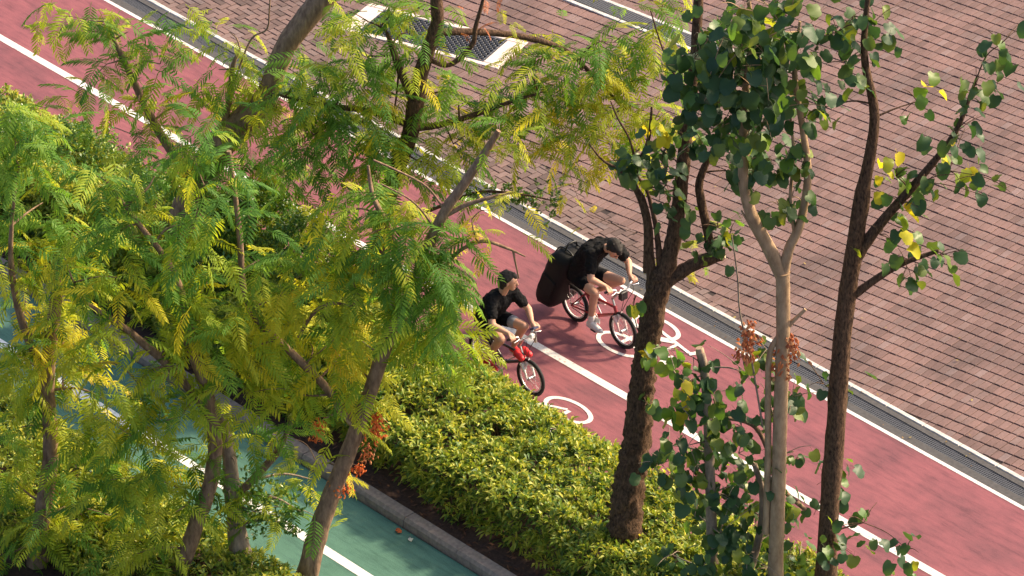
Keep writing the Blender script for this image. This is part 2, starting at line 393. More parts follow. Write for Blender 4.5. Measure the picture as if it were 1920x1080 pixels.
# a second drain further away
d0, d1 = G(985, -45), G(1300, 80); dd = (d1 - d0).normalized(); dn = V((-dd.y, dd.x, 0)); Ld = (d1 - d0).length
RD = Matrix((dd, dn, ZV)).transposed().to_4x4()
fd = thing('far_drain', 'narrow grey drain with pale edges crossing the brick paving', 'drain', d0)
for off in (-0.17, 0.17):
    b = MB(); b.box((0, 0, 0), (Ld / 2 + 1.5, 0.035, 0.02), mx=RD, bev=.006); b.build('edging_stone', M['palec'], fd, loc=dd * (Ld / 2) + dn * off - ZV * 0.008)
b = MB(); b.box((0, 0, 0), (Ld / 2 + 1.5, 0.13, 0.01), mx=RD); b.build('channel_floor', M['dark'], fd, loc=dd * (Ld / 2) + ZV * -0.002)
b = MB()
for i in range(int(Ld / 0.04) + 60): b.box(dd * (-1.4 + i * 0.04), (0.011, 0.13, 0.006), mx=RD)
b.build('drain_grate', M['iron'], fd, loc=ZV * 0.012)

# green path, its line, the kerb and the planted strips
gp = sheet('green_path', XA, XB, -6.55, -4.60, -0.001, M['green'], kind='structure')
sheet('lane_line', XA, XB, -5.63, -5.50, 0.003, M['whiteg'], gp)
bed = MB()
nx, ny = 260, 14
for j in range(ny + 1):
    for i in range(nx + 1):
        x = -13 + 26 * i / nx; y = -4.42 + 2.1 * j / ny
        bed.v.append((x, y, 0.06 + 0.025 * noise.noise((x * 3, y * 3, 0)) + 0.02 * noise.noise((x * 11, y * 11, 3))))
for j in range(ny):
    for i in range(nx):
        a = j * (nx + 1) + i; bed.f.append((a, a + 1, a + nx + 2, a + nx + 1)); bed.m.append(0); bed.sm.append(True)
bedo = bed.build('planting_soil', M['soil'], kind='structure')
kb = thing('concrete_kerb', 'long brown-grey concrete kerb between green path and hedge', 'kerb', (0, -4.49, 0))
prof = [(-0.085, -0.05), (-0.085, 0.085), (-0.055, 0.125), (0.085, 0.125), (0.085, -0.05)]
b = MB(); LK = 0.92
for e in (-1, 1): b.v += [(e * (LK / 2 - 0.004), y, z) for y, z in prof]
b.f = [(0, 1, 2, 3, 4), (9, 8, 7, 6, 5)] + [(i, 5 + i, 5 + (i + 1) % 5, (i + 1) % 5) for i in range(5)]
b.m = [0] * 7; b.sm = [False] * 7
km = b.mesh('kerbstone', [M['kerb']])
for k in range(22):
    link('kerbstone', km, kb, mtx=Matrix.Translation((-9.2 + k * LK, random.uniform(-.004, .004), random.uniform(-.005, .004))) @ Matrix.Rotation(random.uniform(-.004, .004), 4, 'Z'))
kb2 = thing('concrete_edging', 'low concrete edge of the planting strip along the red path', 'kerb', (0, -2.33, 0))
b = MB(); b.box((0, 0, 0.02), (LK / 2 - .003, 0.05, 0.07), bev=0.01); km2 = b.mesh('kerbstone', [M['kerb']])
for k in range(24): link('kerbstone', km2, kb2, (-10.5 + k * LK, 0, 0))
sheet('near_bed_soil', XA, XB, -12, -6.56, 0.02, M['soil'], kind='structure')
# ------------------------------------------------------------------ leaves
def frond_mesh(seed, m, pairs=10, bare=0.16):
    r = random.Random(seed); b = MB(); pts = []
    for k in range(7):
        t = k / 6; pts.append(V((t * (1 - 0.10 * t), 0.03 * math.sin(t * 3 + seed), -0.30 * t * t)))
    b.tube(pts, [0.011 * (1 - 0.7 * k / 6) for k in range(7)], 3, 0, cap=False)
    def at(t):
        f = t * 6; i = min(5, int(f)); return pts[i].lerp(pts[i + 1], f - i)
    for k in range(pairs):
        t = bare + (1 - bare) * k / (pairs - 1); p = at(min(1, t)); q = (at(min(1, t + .02)) - at(max(0, t - .02))).normalized()
        for sgn in (-1, 1):
            if r.random() < 0.04: continue
            ln = (0.29 * (0.62 + 0.38 * math.sin(math.pi * min(1, 0.25 + t * 0.72)))) * r.uniform(0.88, 1.1); w = 0.023 * r.uniform(0.9, 1.15)
            sp = math.radians(r.uniform(58, 68) - 20 * t)
            d = (q * math.cos(sp) + V((0, sgn, 0)) * math.sin(sp) + V((0, 0, -r.uniform(0.02, 0.28)))).normalized()
            s = d.cross(V((0, 0, 1))).normalized() * w; up = V((0, 0, 1)) * w * 0.45
            m1 = p + d * ln * 0.45 + V((0, 0, 0.012)); t1 = p + d * ln + V((0, 0, -0.035 * r.uniform(.3, 1.4)))
            v = [p, p + d * ln * 0.32 + s + up, p + d * ln * 0.72 + s * 0.8 + up * .6, t1, p + d * ln * 0.72 - s * 0.8 + up * .6, p + d * ln * 0.32 - s + up, m1]
            b.add(v, [(0, 6, 1), (1, 6, 2), (2, 6, 3), (3, 6, 4), (4, 6, 5), (5, 6, 0)], 0)
    return b.mesh('frond', [m])
FR = {c: [frond_mesh(i * 7 + j, M['leaf_' + c], 11 + (i % 3) * 1) for i in range(4)] for j, c in enumerate('glyo')}
PAL = dict(g='ggggggl', l='ggllll', y='glllyy', d='ggggggl', o='o', m='gggll', L='llllgy')
def heart_mesh(seed, m):
    r = random.Random(seed); b = MB()
    b.tube([(0, 0, 0), (0.2, 0, 0.05), (0.42, 0, 0.0)], [0.012, 0.012, 0.010], 3, 0, cap=False)
    out = [(0.0, 0.0), (-0.10, 0.20), (-0.06, 0.39), (0.10, 0.50), (0.32, 0.51), (0.58, 0.46), (0.78, 0.32), (0.93, 0.0)]
    cup = r.uniform(-0.5, 0.8); curl = r.uniform(0.2, 1.2); ph = r.uniform(0, 6)
    def z(x, y): return cup * abs(y) ** 1.3 * 0.9 - curl * max(0, x) ** 2 * 0.5 + 0.06 * math.sin(9 * x + ph) * abs(y) * 2
    mid = [(0.0, 0), (0.25, 0), (0.5, 0), (0.75, 0)]
    vs = [V((0.42 + x, 0, z(x, 0))) for x, _ in mid]; vs.append(V((0.42 + .93, 0, z(.93, 0))))
    fs = []
    for sgn in (-1, 1):
        o = len(vs); vs += [V((0.42 + x + r.uniform(-.05, .05), sgn * y * r.uniform(.84, 1.12), z(x, y) + r.uniform(-.03, .03))) for x, y in out[1:-1]]
        rr = [0, o, o + 1, o + 2, o + 3, o + 4, o + 5, 4]
        t = [(0, o, o + 1), (0, o + 1, 1), (1, o + 1, o + 2), (1, o + 2, o + 3), (1, o + 3, 2), (2, o + 3, o + 4), (2, o + 4, 3), (3, o + 4, o + 5), (3, o + 5, 4)]
        fs += t if sgn > 0 else [q[::-1] for q in t]
    b.add(vs, fs, 0, True); return b.mesh('leaf', [m])
HE = dict(h=[heart_mesh(i, M['leaf_h']) for i in range(12)], l=[heart_mesh(10 + i, M['leaf_hl']) for i in range(4)],
          y=[heart_mesh(20 + i, M['leaf_y']) for i in range(3)], o=[heart_mesh(30 + i, M['leaf_o']) for i in range(3)])
HPAL = dict(h='hhhhhhhhl', m='hhhhl', l='hllly', o='o', s='hhl')

CAMAZ = math.atan2((-HV + RV * .6).y, (-HV + RV * .6).x)   # broad leaves turn to the open, sunlit side
ALLT = []
class Tree:
    def __init__(s, name, label, base, cat='tree', group=None, barkm='bark_m'):
        s.root = thing(name, label, cat, base, group); s.base = V(base); s.hc = s.base.dot(HV); s.sk = []; s.bark = M[barkm]; s.n = 0; s.pool = []; s.hpool = []; ALLT.append(s)
    def P(s, q):
        if len(q) == 2: return A(q[0], q[1], s.hc)
        return A(q[0], q[1], s.hc + q[2])
    def limb(s, name, pts, rads, n=10, rough=0.12, rs=7, m=None, world=False, sub=5, keep=True):
        P = pts if world else [s.P(q) for q in pts]
        p, r = spline(P, rads, sub); b = MB(); b.tube([q - s.base for q in p], r, n, 0, rough, rs)
        o = b.build(name, m or s.bark, s.root)
        if keep: s.sk += list(zip(p, r))
        return o
    def trunk(s, pts, rads, **k):
        P = [s.base - ZV * 0.08] + [s.P(q) for q in pts]
        return s.limb('trunk', P, [rads[0] * 1.3] + list(rads), world=True, n=26, **k)
    def nearest(s, c):
        return min(s.sk, key=lambda t: (t[0] - c).length + max(0, t[0].z - c.z) * 0.6)
    def twig(s, c, r=0.014):
        a, ar = s.nearest(c); L = (c - a).length
        if L < 0.12: return a
        mid = a.lerp(c, 0.5) + V((random.uniform(-.12, .12), random.uniform(-.12, .12), random.uniform(0.0, .16))) * min(1, L)
        rr = min(r + 0.006 * L, ar * 0.7 + 0.003)
        s.limb('twig', [a, mid, c], [rr, rr * 0.75, rr * 0.4], 5, 0.0, world=True, sub=4, keep=L < 1.6)
        return a
    def fronds(s, clusters, size=0.5, spread=0.19):
        for cl in clusters:
            px, py, dh, n, pal = cl[:5]; sz = (cl[5] if len(cl) > 5 else size) * 1.0; n = int(n * (1.9 if py < 540 else 1.75) + .5)
            c = s.P((px, py, dh)); a = s.twig(c)
            az0 = random.uniform(0, 6.28)
            for k in range(n):
                az = az0 + k * 2.399 + random.uniform(-.4, .4); L = sz * random.uniform(0.75, 1.2)
                pit = math.radians(random.gauss(14, 18)); roll = random.gauss(0, 0.3)
                me = random.choice(FR[random.choice(PAL[pal])])
                p = c + V((random.gauss(0, spread), random.gauss(0, spread), random.gauss(0, spread * .8)))
                mt = Matrix.Translation(p - s.base) @ Matrix.Rotation(az, 4, 'Z') @ Matrix.Rotation(pit, 4, 'Y') @ Matrix.Rotation(roll, 4, 'X') @ Matrix.Diagonal((L, L * random.uniform(.85, 1.1), L, 1))
                s.pool.append((me, mt))
    def finish(s):
        """the 300 fronds nearest the viewer's side one by one, any more joined"""
        s.emit(s.pool, 'frond', [M['leaf_' + c] for c in 'glyo'])
        s.emit(s.hpool, 'leaf', [M['leaf_' + c] for c in ('h', 'hl', 'y', 'o')])
    def emit(s, pool, nm, mats):
        pool.sort(key=lambda t: (s.base + t[1].translation).dot(HV))
        for me, mt in pool[:300]: link(nm, me, s.root, mtx=mt)
        rest = pool[300:]
        if rest:
            VV, FF, MI, o = [], [], [], 0; cache = {}
            for me, mt in rest:
                if me.name not in cache:
                    co = np.empty(len(me.vertices) * 3, dtype=np.float32); me.vertices.foreach_get('co', co)
                    tris = []
                    for pl in me.polygons:
                        v = pl.vertices
                        for k in range(1, len(v) - 1): tris.append((v[0], v[k], v[k + 1]))
                    cache[me.name] = (co.reshape(-1, 3), np.array(tris), [m_.name for m_ in mats].index(me.materials[0].name))
                co, tr, mi = cache[me.name]; A_ = np.array(mt)
                VV.append(co @ A_[:3, :3].T + A_[:3, 3]); FF.append(tr + o); MI.append(np.full(len(tr), mi)); o += len(co)
            link('more_' + nm + 's', np_mesh(nm, np.concatenate(VV), np.concatenate(FF), mats, np.concatenate(MI)), s.root, kind='stuff')
    def hearts(s, clusters, size=0.125, droop=(15, 62)):
        for cl in clusters:
            px, py, dh, n, pal, rad = cl[:6]; n = int(n * 1.75 + .5); sz = cl[6] if len(cl) > 6 else size
            c = s.P((px, py, dh)); s.twig(c, 0.010)
            for k in range(3):
                q = c + V((random.gauss(0, 1), random.gauss(0, 1), random.gauss(0, .8))) * rad; s.limb('twig', [c, c.lerp(q, .5) + ZV * .03, q], [.006, .005, .003], 4, 0, world=True, sub=3, keep=False)
            for k in range(n):
                az = (CAMAZ + random.gauss(0, 1.0)) if random.random() < .6 else random.uniform(0, 6.28); L = 1.06 * sz * random.uniform(0.7, 1.25)
                pit = math.radians(random.uniform(*droop)); roll = random.gauss(0, 0.4)
                me = random.choice(HE[random.choice(HPAL[pal])])
                d = V((random.gauss(0, 1), random.gauss(0, 1), random.gauss(0, 1))) * rad * 0.68
                mt = Matrix.Translation(c + d - s.base) @ Matrix.Rotation(az, 4, 'Z') @ Matrix.Rotation(pit, 4, 'Y') @ Matrix.Rotation(roll, 4, 'X') @ Matrix.Diagonal((L, L * random.uniform(.78, 1.08), L, 1))
                s.hpool.append((me, mt))
    def spray(s, box, dh, n, jit, m, label=None):
        C_, N_ = [], []
        for k in range(n):
            t = random.random(); c = s.P((box[0] + (box[2] - box[0]) * t + random.gauss(0, jit), box[1] + (box[3] - box[1]) * t + random.gauss(0, jit), dh + random.gauss(0, .08)))
            C_.append(tuple(c - s.base)); N_.append(tuple(V((random.gauss(0, .5), random.gauss(0, .5), 1)).normalized()))
        P_, D_, L_, W_ = rosettes(np.array(C_), np.array(N_), 7, .065, .017, .9, .015); v_, f_ = leaf_cloud(P_, D_, L_, W_, .3, .1)
        o = link('leaf_spray', np_mesh('leaf_spray', v_, f_, [m]), s.root, kind='stuff')
        if label: o['label'] = label
    def tuft(s, name, q, n, m, w, h, leaf=0.06, label=None):
        """hanging tuft of withered petals, one part"""
        c = s.P(q); b = MB(); top = c + ZV * h * 0.5
        for k in range(n):
            t = random.random(); p = top + V((random.gauss(0, w * .45), random.gauss(0, w * .45), -h * t)) - s.base
            az = random.uniform(0, 6.28); d = V((math.cos(az), math.sin(az), -random.uniform(.4, 1.8))).normalized() * leaf * random.uniform(.6, 1.2)
            e = d.cross(ZV).normalized() * leaf * 0.26; u = V((0, 0, .1 * leaf))
            b.add([p, p + d * .5 + e, p + d, p + d * .5 - e, p + d * .5 + u * 3], [(0, 4, 1), (1, 4, 2), (2, 4, 3), (3, 4, 0)])
        b.tube([top - s.base, c - s.base, c - ZV * h * .45 - s.base], [0.008, 0.006, 0.003], 4)
        o = b.build(name, m, s.root, kind='stuff')
        if label: o['label'] = label
        s.twig(top, 0.008); return o

# ------------------------------------------------------------------ hedge and shrubs
def leaf_cloud(P, Dn, lens, wids, fold=0.35, tip=0.25):
    """P base, Dn direction (n,3): folded leaf blades as one vertex block"""
    n = len(P); up = np.tile(np.array([0, 0, 1.0]), (n, 1)) + rng.normal(0, .35, (n, 3))
    sd_ = np.cross(Dn, up); sd_ /= np.linalg.norm(sd_, axis=1)[:, None] + 1e-9
    nn = np.cross(sd_, Dn)
    L = lens[:, None]; Wd = wids[:, None]
    mid = P + Dn * L * 0.55
    tipv = P + Dn * L - np.array([0, 0, 1.0]) * L * tip
    vs = np.stack([P, mid + sd_ * Wd + nn * Wd * fold, tipv, mid - sd_ * Wd + nn * Wd * fold, mid - nn * Wd * .1], 1).reshape(-1, 3)
    k = np.arange(n)[:, None] * 5
    f = np.concatenate([k + np.array([[0, 4, 1]]), k + np.array([[1, 4, 2]]), k + np.array([[2, 4, 3]]), k + np.array([[3, 4, 0]])], 0)
    return vs, f
def np_mesh(name, vs, fs, mats, mi=None):
    me = bpy.data.meshes.new(name); me.vertices.add(len(vs)); me.vertices.foreach_set('co', np.ascontiguousarray(vs, dtype=np.float32).ravel())
    nf = len(fs); me.loops.add(nf * 3); me.polygons.add(nf)
    me.loops.foreach_set('vertex_index', np.ascontiguousarray(fs, dtype=np.int32).ravel())
    me.polygons.foreach_set('loop_start', np.arange(0, nf * 3, 3, dtype=np.int32))
    for m in mats: me.materials.append(m)
    if mi is not None: me.polygons.foreach_set('material_index', np.ascontiguousarray(mi, dtype=np.int32))
    me.update(calc_edges=True); me.validate(); return me
def rosettes(C, Nn, k, ln, wd, open_=0.75, jit=0.02):
    """k leaves round each tip C pointing along Nn"""
    n = len(C); C = np.repeat(C, k, 0) + rng.normal(0, jit, (n * k, 3)); Nn = np.repeat(Nn, k, 0)
    t = rng.normal(0, 1, (n * k, 3)); t -= (t * Nn).sum(1)[:, None] * Nn; t /= np.linalg.norm(t, axis=1)[:, None] + 1e-9
    a = rng.uniform(0.25, 1.0, (n * k, 1)) * open_ * 1.5
    d = Nn * np.cos(a) + t * np.sin(a)
    return C, d, ln * rng.uniform(.65, 1.25, n * k), wd * rng.uniform(.7, 1.2, n * k)
def lump(x, y): return 0.12 * noise.noise((x * 1.3, y * 1.6, 1.7)) + 0.11 * noise.noise((x * 3.4, y * 3.4, 5.1)) + 0.05 * noise.noise((x * 8, y * 8, 2.2)) + (0.05 * random.random() ** 3)
def hedge_top(x): return 0.70 + 0.05 * noise.noise((x * .7, 0, 9))
def hedge(name, label, x0, x1, yf, yb, n_out, n_in, hfun, front_in=0.0):
    t = thing(name, label, 'hedge', ((x0 + x1) / 2, (yf + yb) / 2, 0.05)); o = np.array(t.location)
    def pts(n, inset):
        C = []; Nn = []
        w = yb - yf
        while len(C) < n:
            x = rng.uniform(x0, x1); u = rng.uniform(-0.45, w + 0.5); hh = hfun(x)
            ff = yf + 0.12 * noise.noise((x * 1.1, 3, 3)) + front_in
            if u < 0: y = ff + 0.04 * (-u); z = hh * (0.95 + u * 1.9); nr = (0, -1, .45)
            elif u > w: y = yb; z = hh * (0.95 - (u - w) * 1.7); nr = (0, 1, .45)
            else:
                y = ff + u * (yb - ff) / w; e = min(u, w - u); z = hh * (1 - 0.16 * max(0, 1 - e / 0.28) ** 2); nr = (0, (-.5 if u < .3 else .5 if u > w - .3 else 0), 1)
            z += lump(x, y) * (1 if 0 < u < w else .4); nv = V(nr).normalized()
            i = inset * rng.uniform(0.3, 1.2)
            if u < 0: y += lump(x, z + 7) * 0.9
            C.append((x - 0, y - nv.y * i, max(.06, z - nv.z * i))); Nn.append(tuple(V((nv.x + random.gauss(0, .3), nv.y * .7 + random.gauss(0, .3), nv.z + .45)).normalized()))
        return np.array(C) - o, np.array(Nn)
    a, b_ = pts(n_out, 0.02); P, D, L, Wd = rosettes(a, b_, 9, 0.112, 0.0165, .85)
    v1, f1 = leaf_cloud(P, D, L, Wd)
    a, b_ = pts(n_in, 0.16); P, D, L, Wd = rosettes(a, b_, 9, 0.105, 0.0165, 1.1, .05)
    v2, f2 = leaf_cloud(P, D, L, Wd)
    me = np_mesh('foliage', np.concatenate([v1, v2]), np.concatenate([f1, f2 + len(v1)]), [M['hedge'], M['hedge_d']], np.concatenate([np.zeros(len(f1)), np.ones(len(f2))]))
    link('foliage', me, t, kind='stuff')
    b = MB()
    for k in range(int((x1 - x0) * 26)):
        x = rng.uniform(x0, x1); y = rng.uniform(yf + .12, yb - .05); z = hfun(x) * rng.uniform(.6, .85)
        b.tube([V((x, y, 0)) - t.location, V((x + rng.normal(0, .07), y + rng.normal(0, .07), z)) - t.location], [.008, .004], 4, cap=False)
    b.build('stems', M['bark_m'], t, kind='stuff'); return t
hedge('hedge', 'long clipped golden-green hedge between red path and concrete kerb', -7.5, 10.5, -4.08, -2.26, 8600, 4800, hedge_top)
hedge('hedge', 'small golden-green hedge at the near edge of the green path', -2.5, 4.6, -8.2, -6.62, 2300, 1500, lambda x: 0.5)

def shrub(label, blobs, n, name='glossy_shrub', leaf=(0.062, 0.016), mname='gloss'):
    blobs = [(V((c.x, c.y, max(c.z, .35))), r) for c, r in blobs]
    c0 = blobs[0][0]; t = thing(name, label, 'shrub', (c0.x, c0.y, 0.06)); o = np.array(t.location); C = []; Nn = []
    tot = sum(r[0] * r[1] + r[1] * r[2] + r[0] * r[2] for _, r in blobs)
    for c, r in blobs:
        m = int(n * (r[0] * r[1] + r[1] * r[2] + r[0] * r[2]) / tot)
        for k in range(m):
            d = V((rng.normal(), rng.normal(), rng.normal())).normalized()
            if d.z < -.75: d.z = -d.z
            s = (rng.uniform(0.35, 1.0) ** 0.5) * (1 + .22 * noise.noise((d.x * 2.5 + c.x, d.y * 2.5, d.z * 2.5)))
            p = V((c.x + d.x * r[0] * s, c.y + d.y * r[1] * s, c.z + d.z * r[2] * s))
            if p.z < .1: continue
            C.append(tuple(p)); Nn.append(tuple((d * .6 + V((rng.normal(0, .35), rng.normal(0, .35), .6))).normalized()))
    P, D, L, Wd = rosettes(np.array(C) - o, np.array(Nn), 8, leaf[0], leaf[1], .95, .02)
    v, f = leaf_cloud(P, D, L, Wd, .3, .1)
    link('foliage', np_mesh('foliage', v, f, [M[mname]]), t, kind='stuff')
    for c, r in blobs:
        for k in range(4):
            g = V((c.x + rng.uniform(-.25, .25), c.y + rng.uniform(-.2, .2), 0.0)); e = c + V((rng.uniform(-.6, .6) * r[0], rng.uniform(-.6, .6) * r[1], rng.uniform(.1, .6) * r[2]))
            b = MB(); p, q = spline([g - t.location, (g.lerp(e, .5) + V((rng.normal(0, .06), rng.normal(0, .06), 0))) - t.location, e - t.location], [.022, .016, .006]); b.tube(p, q, 6)
            b.build('stem', M['bark_m'], t)
    return t
shrub('dark glossy bushy shrub at left between red path and leaning trunk', [(J(480, 450, -2.9), (.62, .6, .72)), (J(570, 490, -2.8), (.6, .55, .62)), (J(430, 520, -3.2), (.6, .6, .8))], 2600)
shrub('yellow-green shrub beside the pale plant tag near the red path', [(J(640, 570, -3.0), (.6, .55, .5)), (J(560, 620, -3.3), (.7, .6, .6)), (J(700, 640, -3.1), (.5, .5, .4))], 1900, leaf=(.085, .016), mname='hedge')
shrub('rounded yellow-green shrub at lower left behind the concrete kerb', [(J(470, 700, -3.7), (.7, .5, .6)), (J(560, 750, -3.7), (.6, .45, .5))], 1600, leaf=(.085, .016), mname='hedge')
shrub('broad shrub mass beyond the left trees near the path', [(J(300, 420, -2.9), (.9, .6, .8)), (J(150, 330, -2.7), (.9, .6, .75)), (J(40, 420, -3.2), (.9, .6, .9))], 2600)
shrub('leafy shrub at far left above the green path', [(J(300, 620, -3.5), (.8, .5, .8)), (J(140, 560, -3.5), (.9, .5, .8)), (J(30, 600, -3.6), (.7, .5, .7))], 2600, leaf=(.085, .016), mname='hedge')
shrub('shrub under left trees beside the long kerb', [(J(360, 720, -3.9), (.5, .35, .5)), (J(230, 700, -3.85), (.6, .35, .5))], 1300, leaf=(.085, .016), mname='hedge')

shrub('tall bright yellow-green shrub behind the leaning brown trunk', [(J(600, 640, -3.2), (.65, .55, .6)), (J(520, 600, -3.2), (.6, .55, .6)), (J(690, 680, -3.0), (.45, .45, .45))], 1900, leaf=(.085, .017), mname='hedge')

# ------------------------------------------------------------------ trees
T1 = Tree('feathery_tree', 'leaning brown-trunked feathery tree crossing the green path', G(556, 1116), barkm='bark_m')
T1.trunk([(575, 1080), (600, 985), (640, 880), (690, 745), (735, 610)], [.125, .112, .096, .082, .080, .088], rough=.14)
T1.limb('branch', [(733, 615), (768, 560), (800, 470), (835, 395), (870, 345), (910, 285), (935, 245)], [.085, .07, .062, .058, .052, .045, .03])
T1.limb('branch', [(733, 612), (742, 560), (747, 500, .1), (730, 430, .2), (700, 370, .3), (690, 310, .4)], [.07, .055, .045, .035, .028, .015])
T1.limb('branch', [(838, 402), (880, 382), (930, 368), (955, 362)], [.03, .026, .02, .01])
T1.limb('branch', [(790, 500), (830, 500), (862, 470), (905, 452), (950, 465), (985, 481)], [.022, .022, .022, .022, .017, .008], 7, 0)
T1.limb('twig', [(962, 470), (967, 495), (973, 522)], [.014, .012, .008], 6, 0)
T1.limb('twig', [(700, 300), (745, 320), (800, 350), (838, 400)], [.012, .012, .012, .014], 6, 0)
T1.limb('twig', [(715, 345), (770, 375), (802, 410), (810, 432)], [.008, .01, .012, .012], 6, 0)
T1.limb('branch', [(668, 800), (610, 725), (545, 660), (485, 603), (457, 545), (450, 450), (440, 360), (429, 283)], [.05, .048, .045, .042, .036, .034, .028, .026], 9, .06)
T1.limb('branch', [(560, 632), (588, 587), (622, 569), (660, 574)], [.022, .022, .02, .012], 7, 0)
T1.limb('branch', [(668, 800), (640, 770), (628, 748)], [.05, .045, .042], 8, .05, m=M['cut'])
T1.limb('branch', [(742, 590), (738, 572), (740, 560)], [.05, .055, .05], 9, .05, m=M['cut'])
T1.limb('branch', [(640, 880), (668, 838), (690, 806)], [.02, .02, .018], 6, 0)
T1.fronds([(650, 400, .3, 6, 'g'), (690, 440, 0, 7, 'm'), (740, 400, .2, 7, 'g'), (800, 430, 0, 7, 'g'), (700, 500, -.2, 7, 'd'), (765, 490, -.3, 8, 'd'), (805, 475, -.2, 7, 'd'),
    (800, 550, -.3, 8, 'd'), (815, 562, -.2, 7, 'd'), (825, 590, 0, 7, 'm'), (820, 620, .2, 6, 'm'), (790, 620, .3, 5, 'm'), (832, 648, .2, 6, 'l'), (640, 470, .2, 6, 'm'), (680, 560, -.2, 6, 'y'),
    (620, 560, 0, 6, 'L'), (560, 590, .2, 6, 'L'), (470, 560, 0, 6, 'l'), (520, 560, 0, 6, 'y'), (600, 660, 0, 6, 'L'), (560, 740, 0, 4, 'l'), (470, 650, 0, 6, 'L'), (440, 620, .2, 5, 'l'),
    (500, 730, -.2, 4, 'L'), (600, 790, -.2, 4, 'm'), (645, 620, .2, 5, 'y'), (640, 730, 0, 6, 'l'), (885, 410, .1, 4, 'y', .38), (940, 240, .1, 3, 'l', .4), (915, 270, 0, 2, 'L', .4), (920, 395, .1, 4, 'y', .38), (595, 870, 0, 3, 'L', .38), (680, 640, 0, 5, 'L'),
    (750, 450, -.4, 6, 'd'), (720, 540, -.4, 6, 'm'), (835, 605, -.1, 5, 'l'), (450, 760, 0, 3, 'L'), (520, 620, .3, 6, 'L'), (580, 640, .3, 6, 'y'), (640, 660, .3, 5, 'L'), (560, 520, .3, 6, 'L'), (500, 480, .3, 5, 'm'), (640, 360, .5, 5, 'm'), (600, 420, .5, 5, 'm'), (545, 820, 0, 2, 'm', .42), (670, 690, .3, 4, 'L'), (440, 700, 0, 5, 'L'), (780, 520, -.5, 6, 'd'), (840, 530, -.5, 6, 'g'), (835, 505, -.1, 5, 'g'), (660, 520, 0, 5, 'm'), (600, 480, .3, 5, 'm')], .5)
T1.tuft('withered_flower_cluster', (706, 800), 130, M['leaf_r'], .11, .33, label='bright orange withered flower cluster')
T1.tuft('withered_flower_cluster', (598, 805), 80, M['leaf_r'], .10, .32)
T1.tuft('withered_flower_cluster', (636, 912), 90, M['leaf_r'], .16, .18)
T1.tuft('withered_flower_cluster', (690, 850), 50, M['leaf_o'], .10, .22)
T1.tuft('withered_flower_cluster', (672, 880), 40, M['leaf_r'], .09, .10)

T2 = Tree('feathery_tree', 'dark upright feathery tree behind, forking above the paving', V((-0.3, -2.5, 0.05)), barkm='bark_d')
T2.trunk([(690, 560), (712, 450), (728, 365), (750, 300), (772, 240), (780, 185)], [.13, .115, .105, .10, .10, .10, .10], rough=.2, rs=11)
T2.limb('branch', [(778, 195), (762, 160), (748, 125), (736, 90), (725, 60)], [.06, .05, .045, .04, .02])
T2.limb('branch', [(780, 190), (790, 135), (806, 85), (820, 40), (818, -20), (830, -90)], [.095, .09, .085, .08, .07, .04], n=12, rough=.18, rs=11)
T2.limb('branch', [(800, 110), (842, 122), (884, 86), (892, 50), (903, 10), (915, -40)], [.03, .03, .032, .028, .022, .015])
T2.limb('branch', [(815, 60), (900, 60, .2), (985, 70, .3), (1060, 95, .4), (1120, 150, .4), (1170, 205, .4)], [.05, .042, .036, .03, .024, .012])
T2.limb('branch', [(772, 240), (820, 235), (890, 215), (960, 190), (1010, 175)], [.05, .04, .032, .024, .012])
T2.limb('branch', [(770, 235), (700, 210), (630, 200), (570, 190), (510, 175)], [.05, .04, .032, .022, .012])
T2.limb('twig', [(748, 130), (742, 190), (733, 230)], [.014, .012, .01], 6, 0)
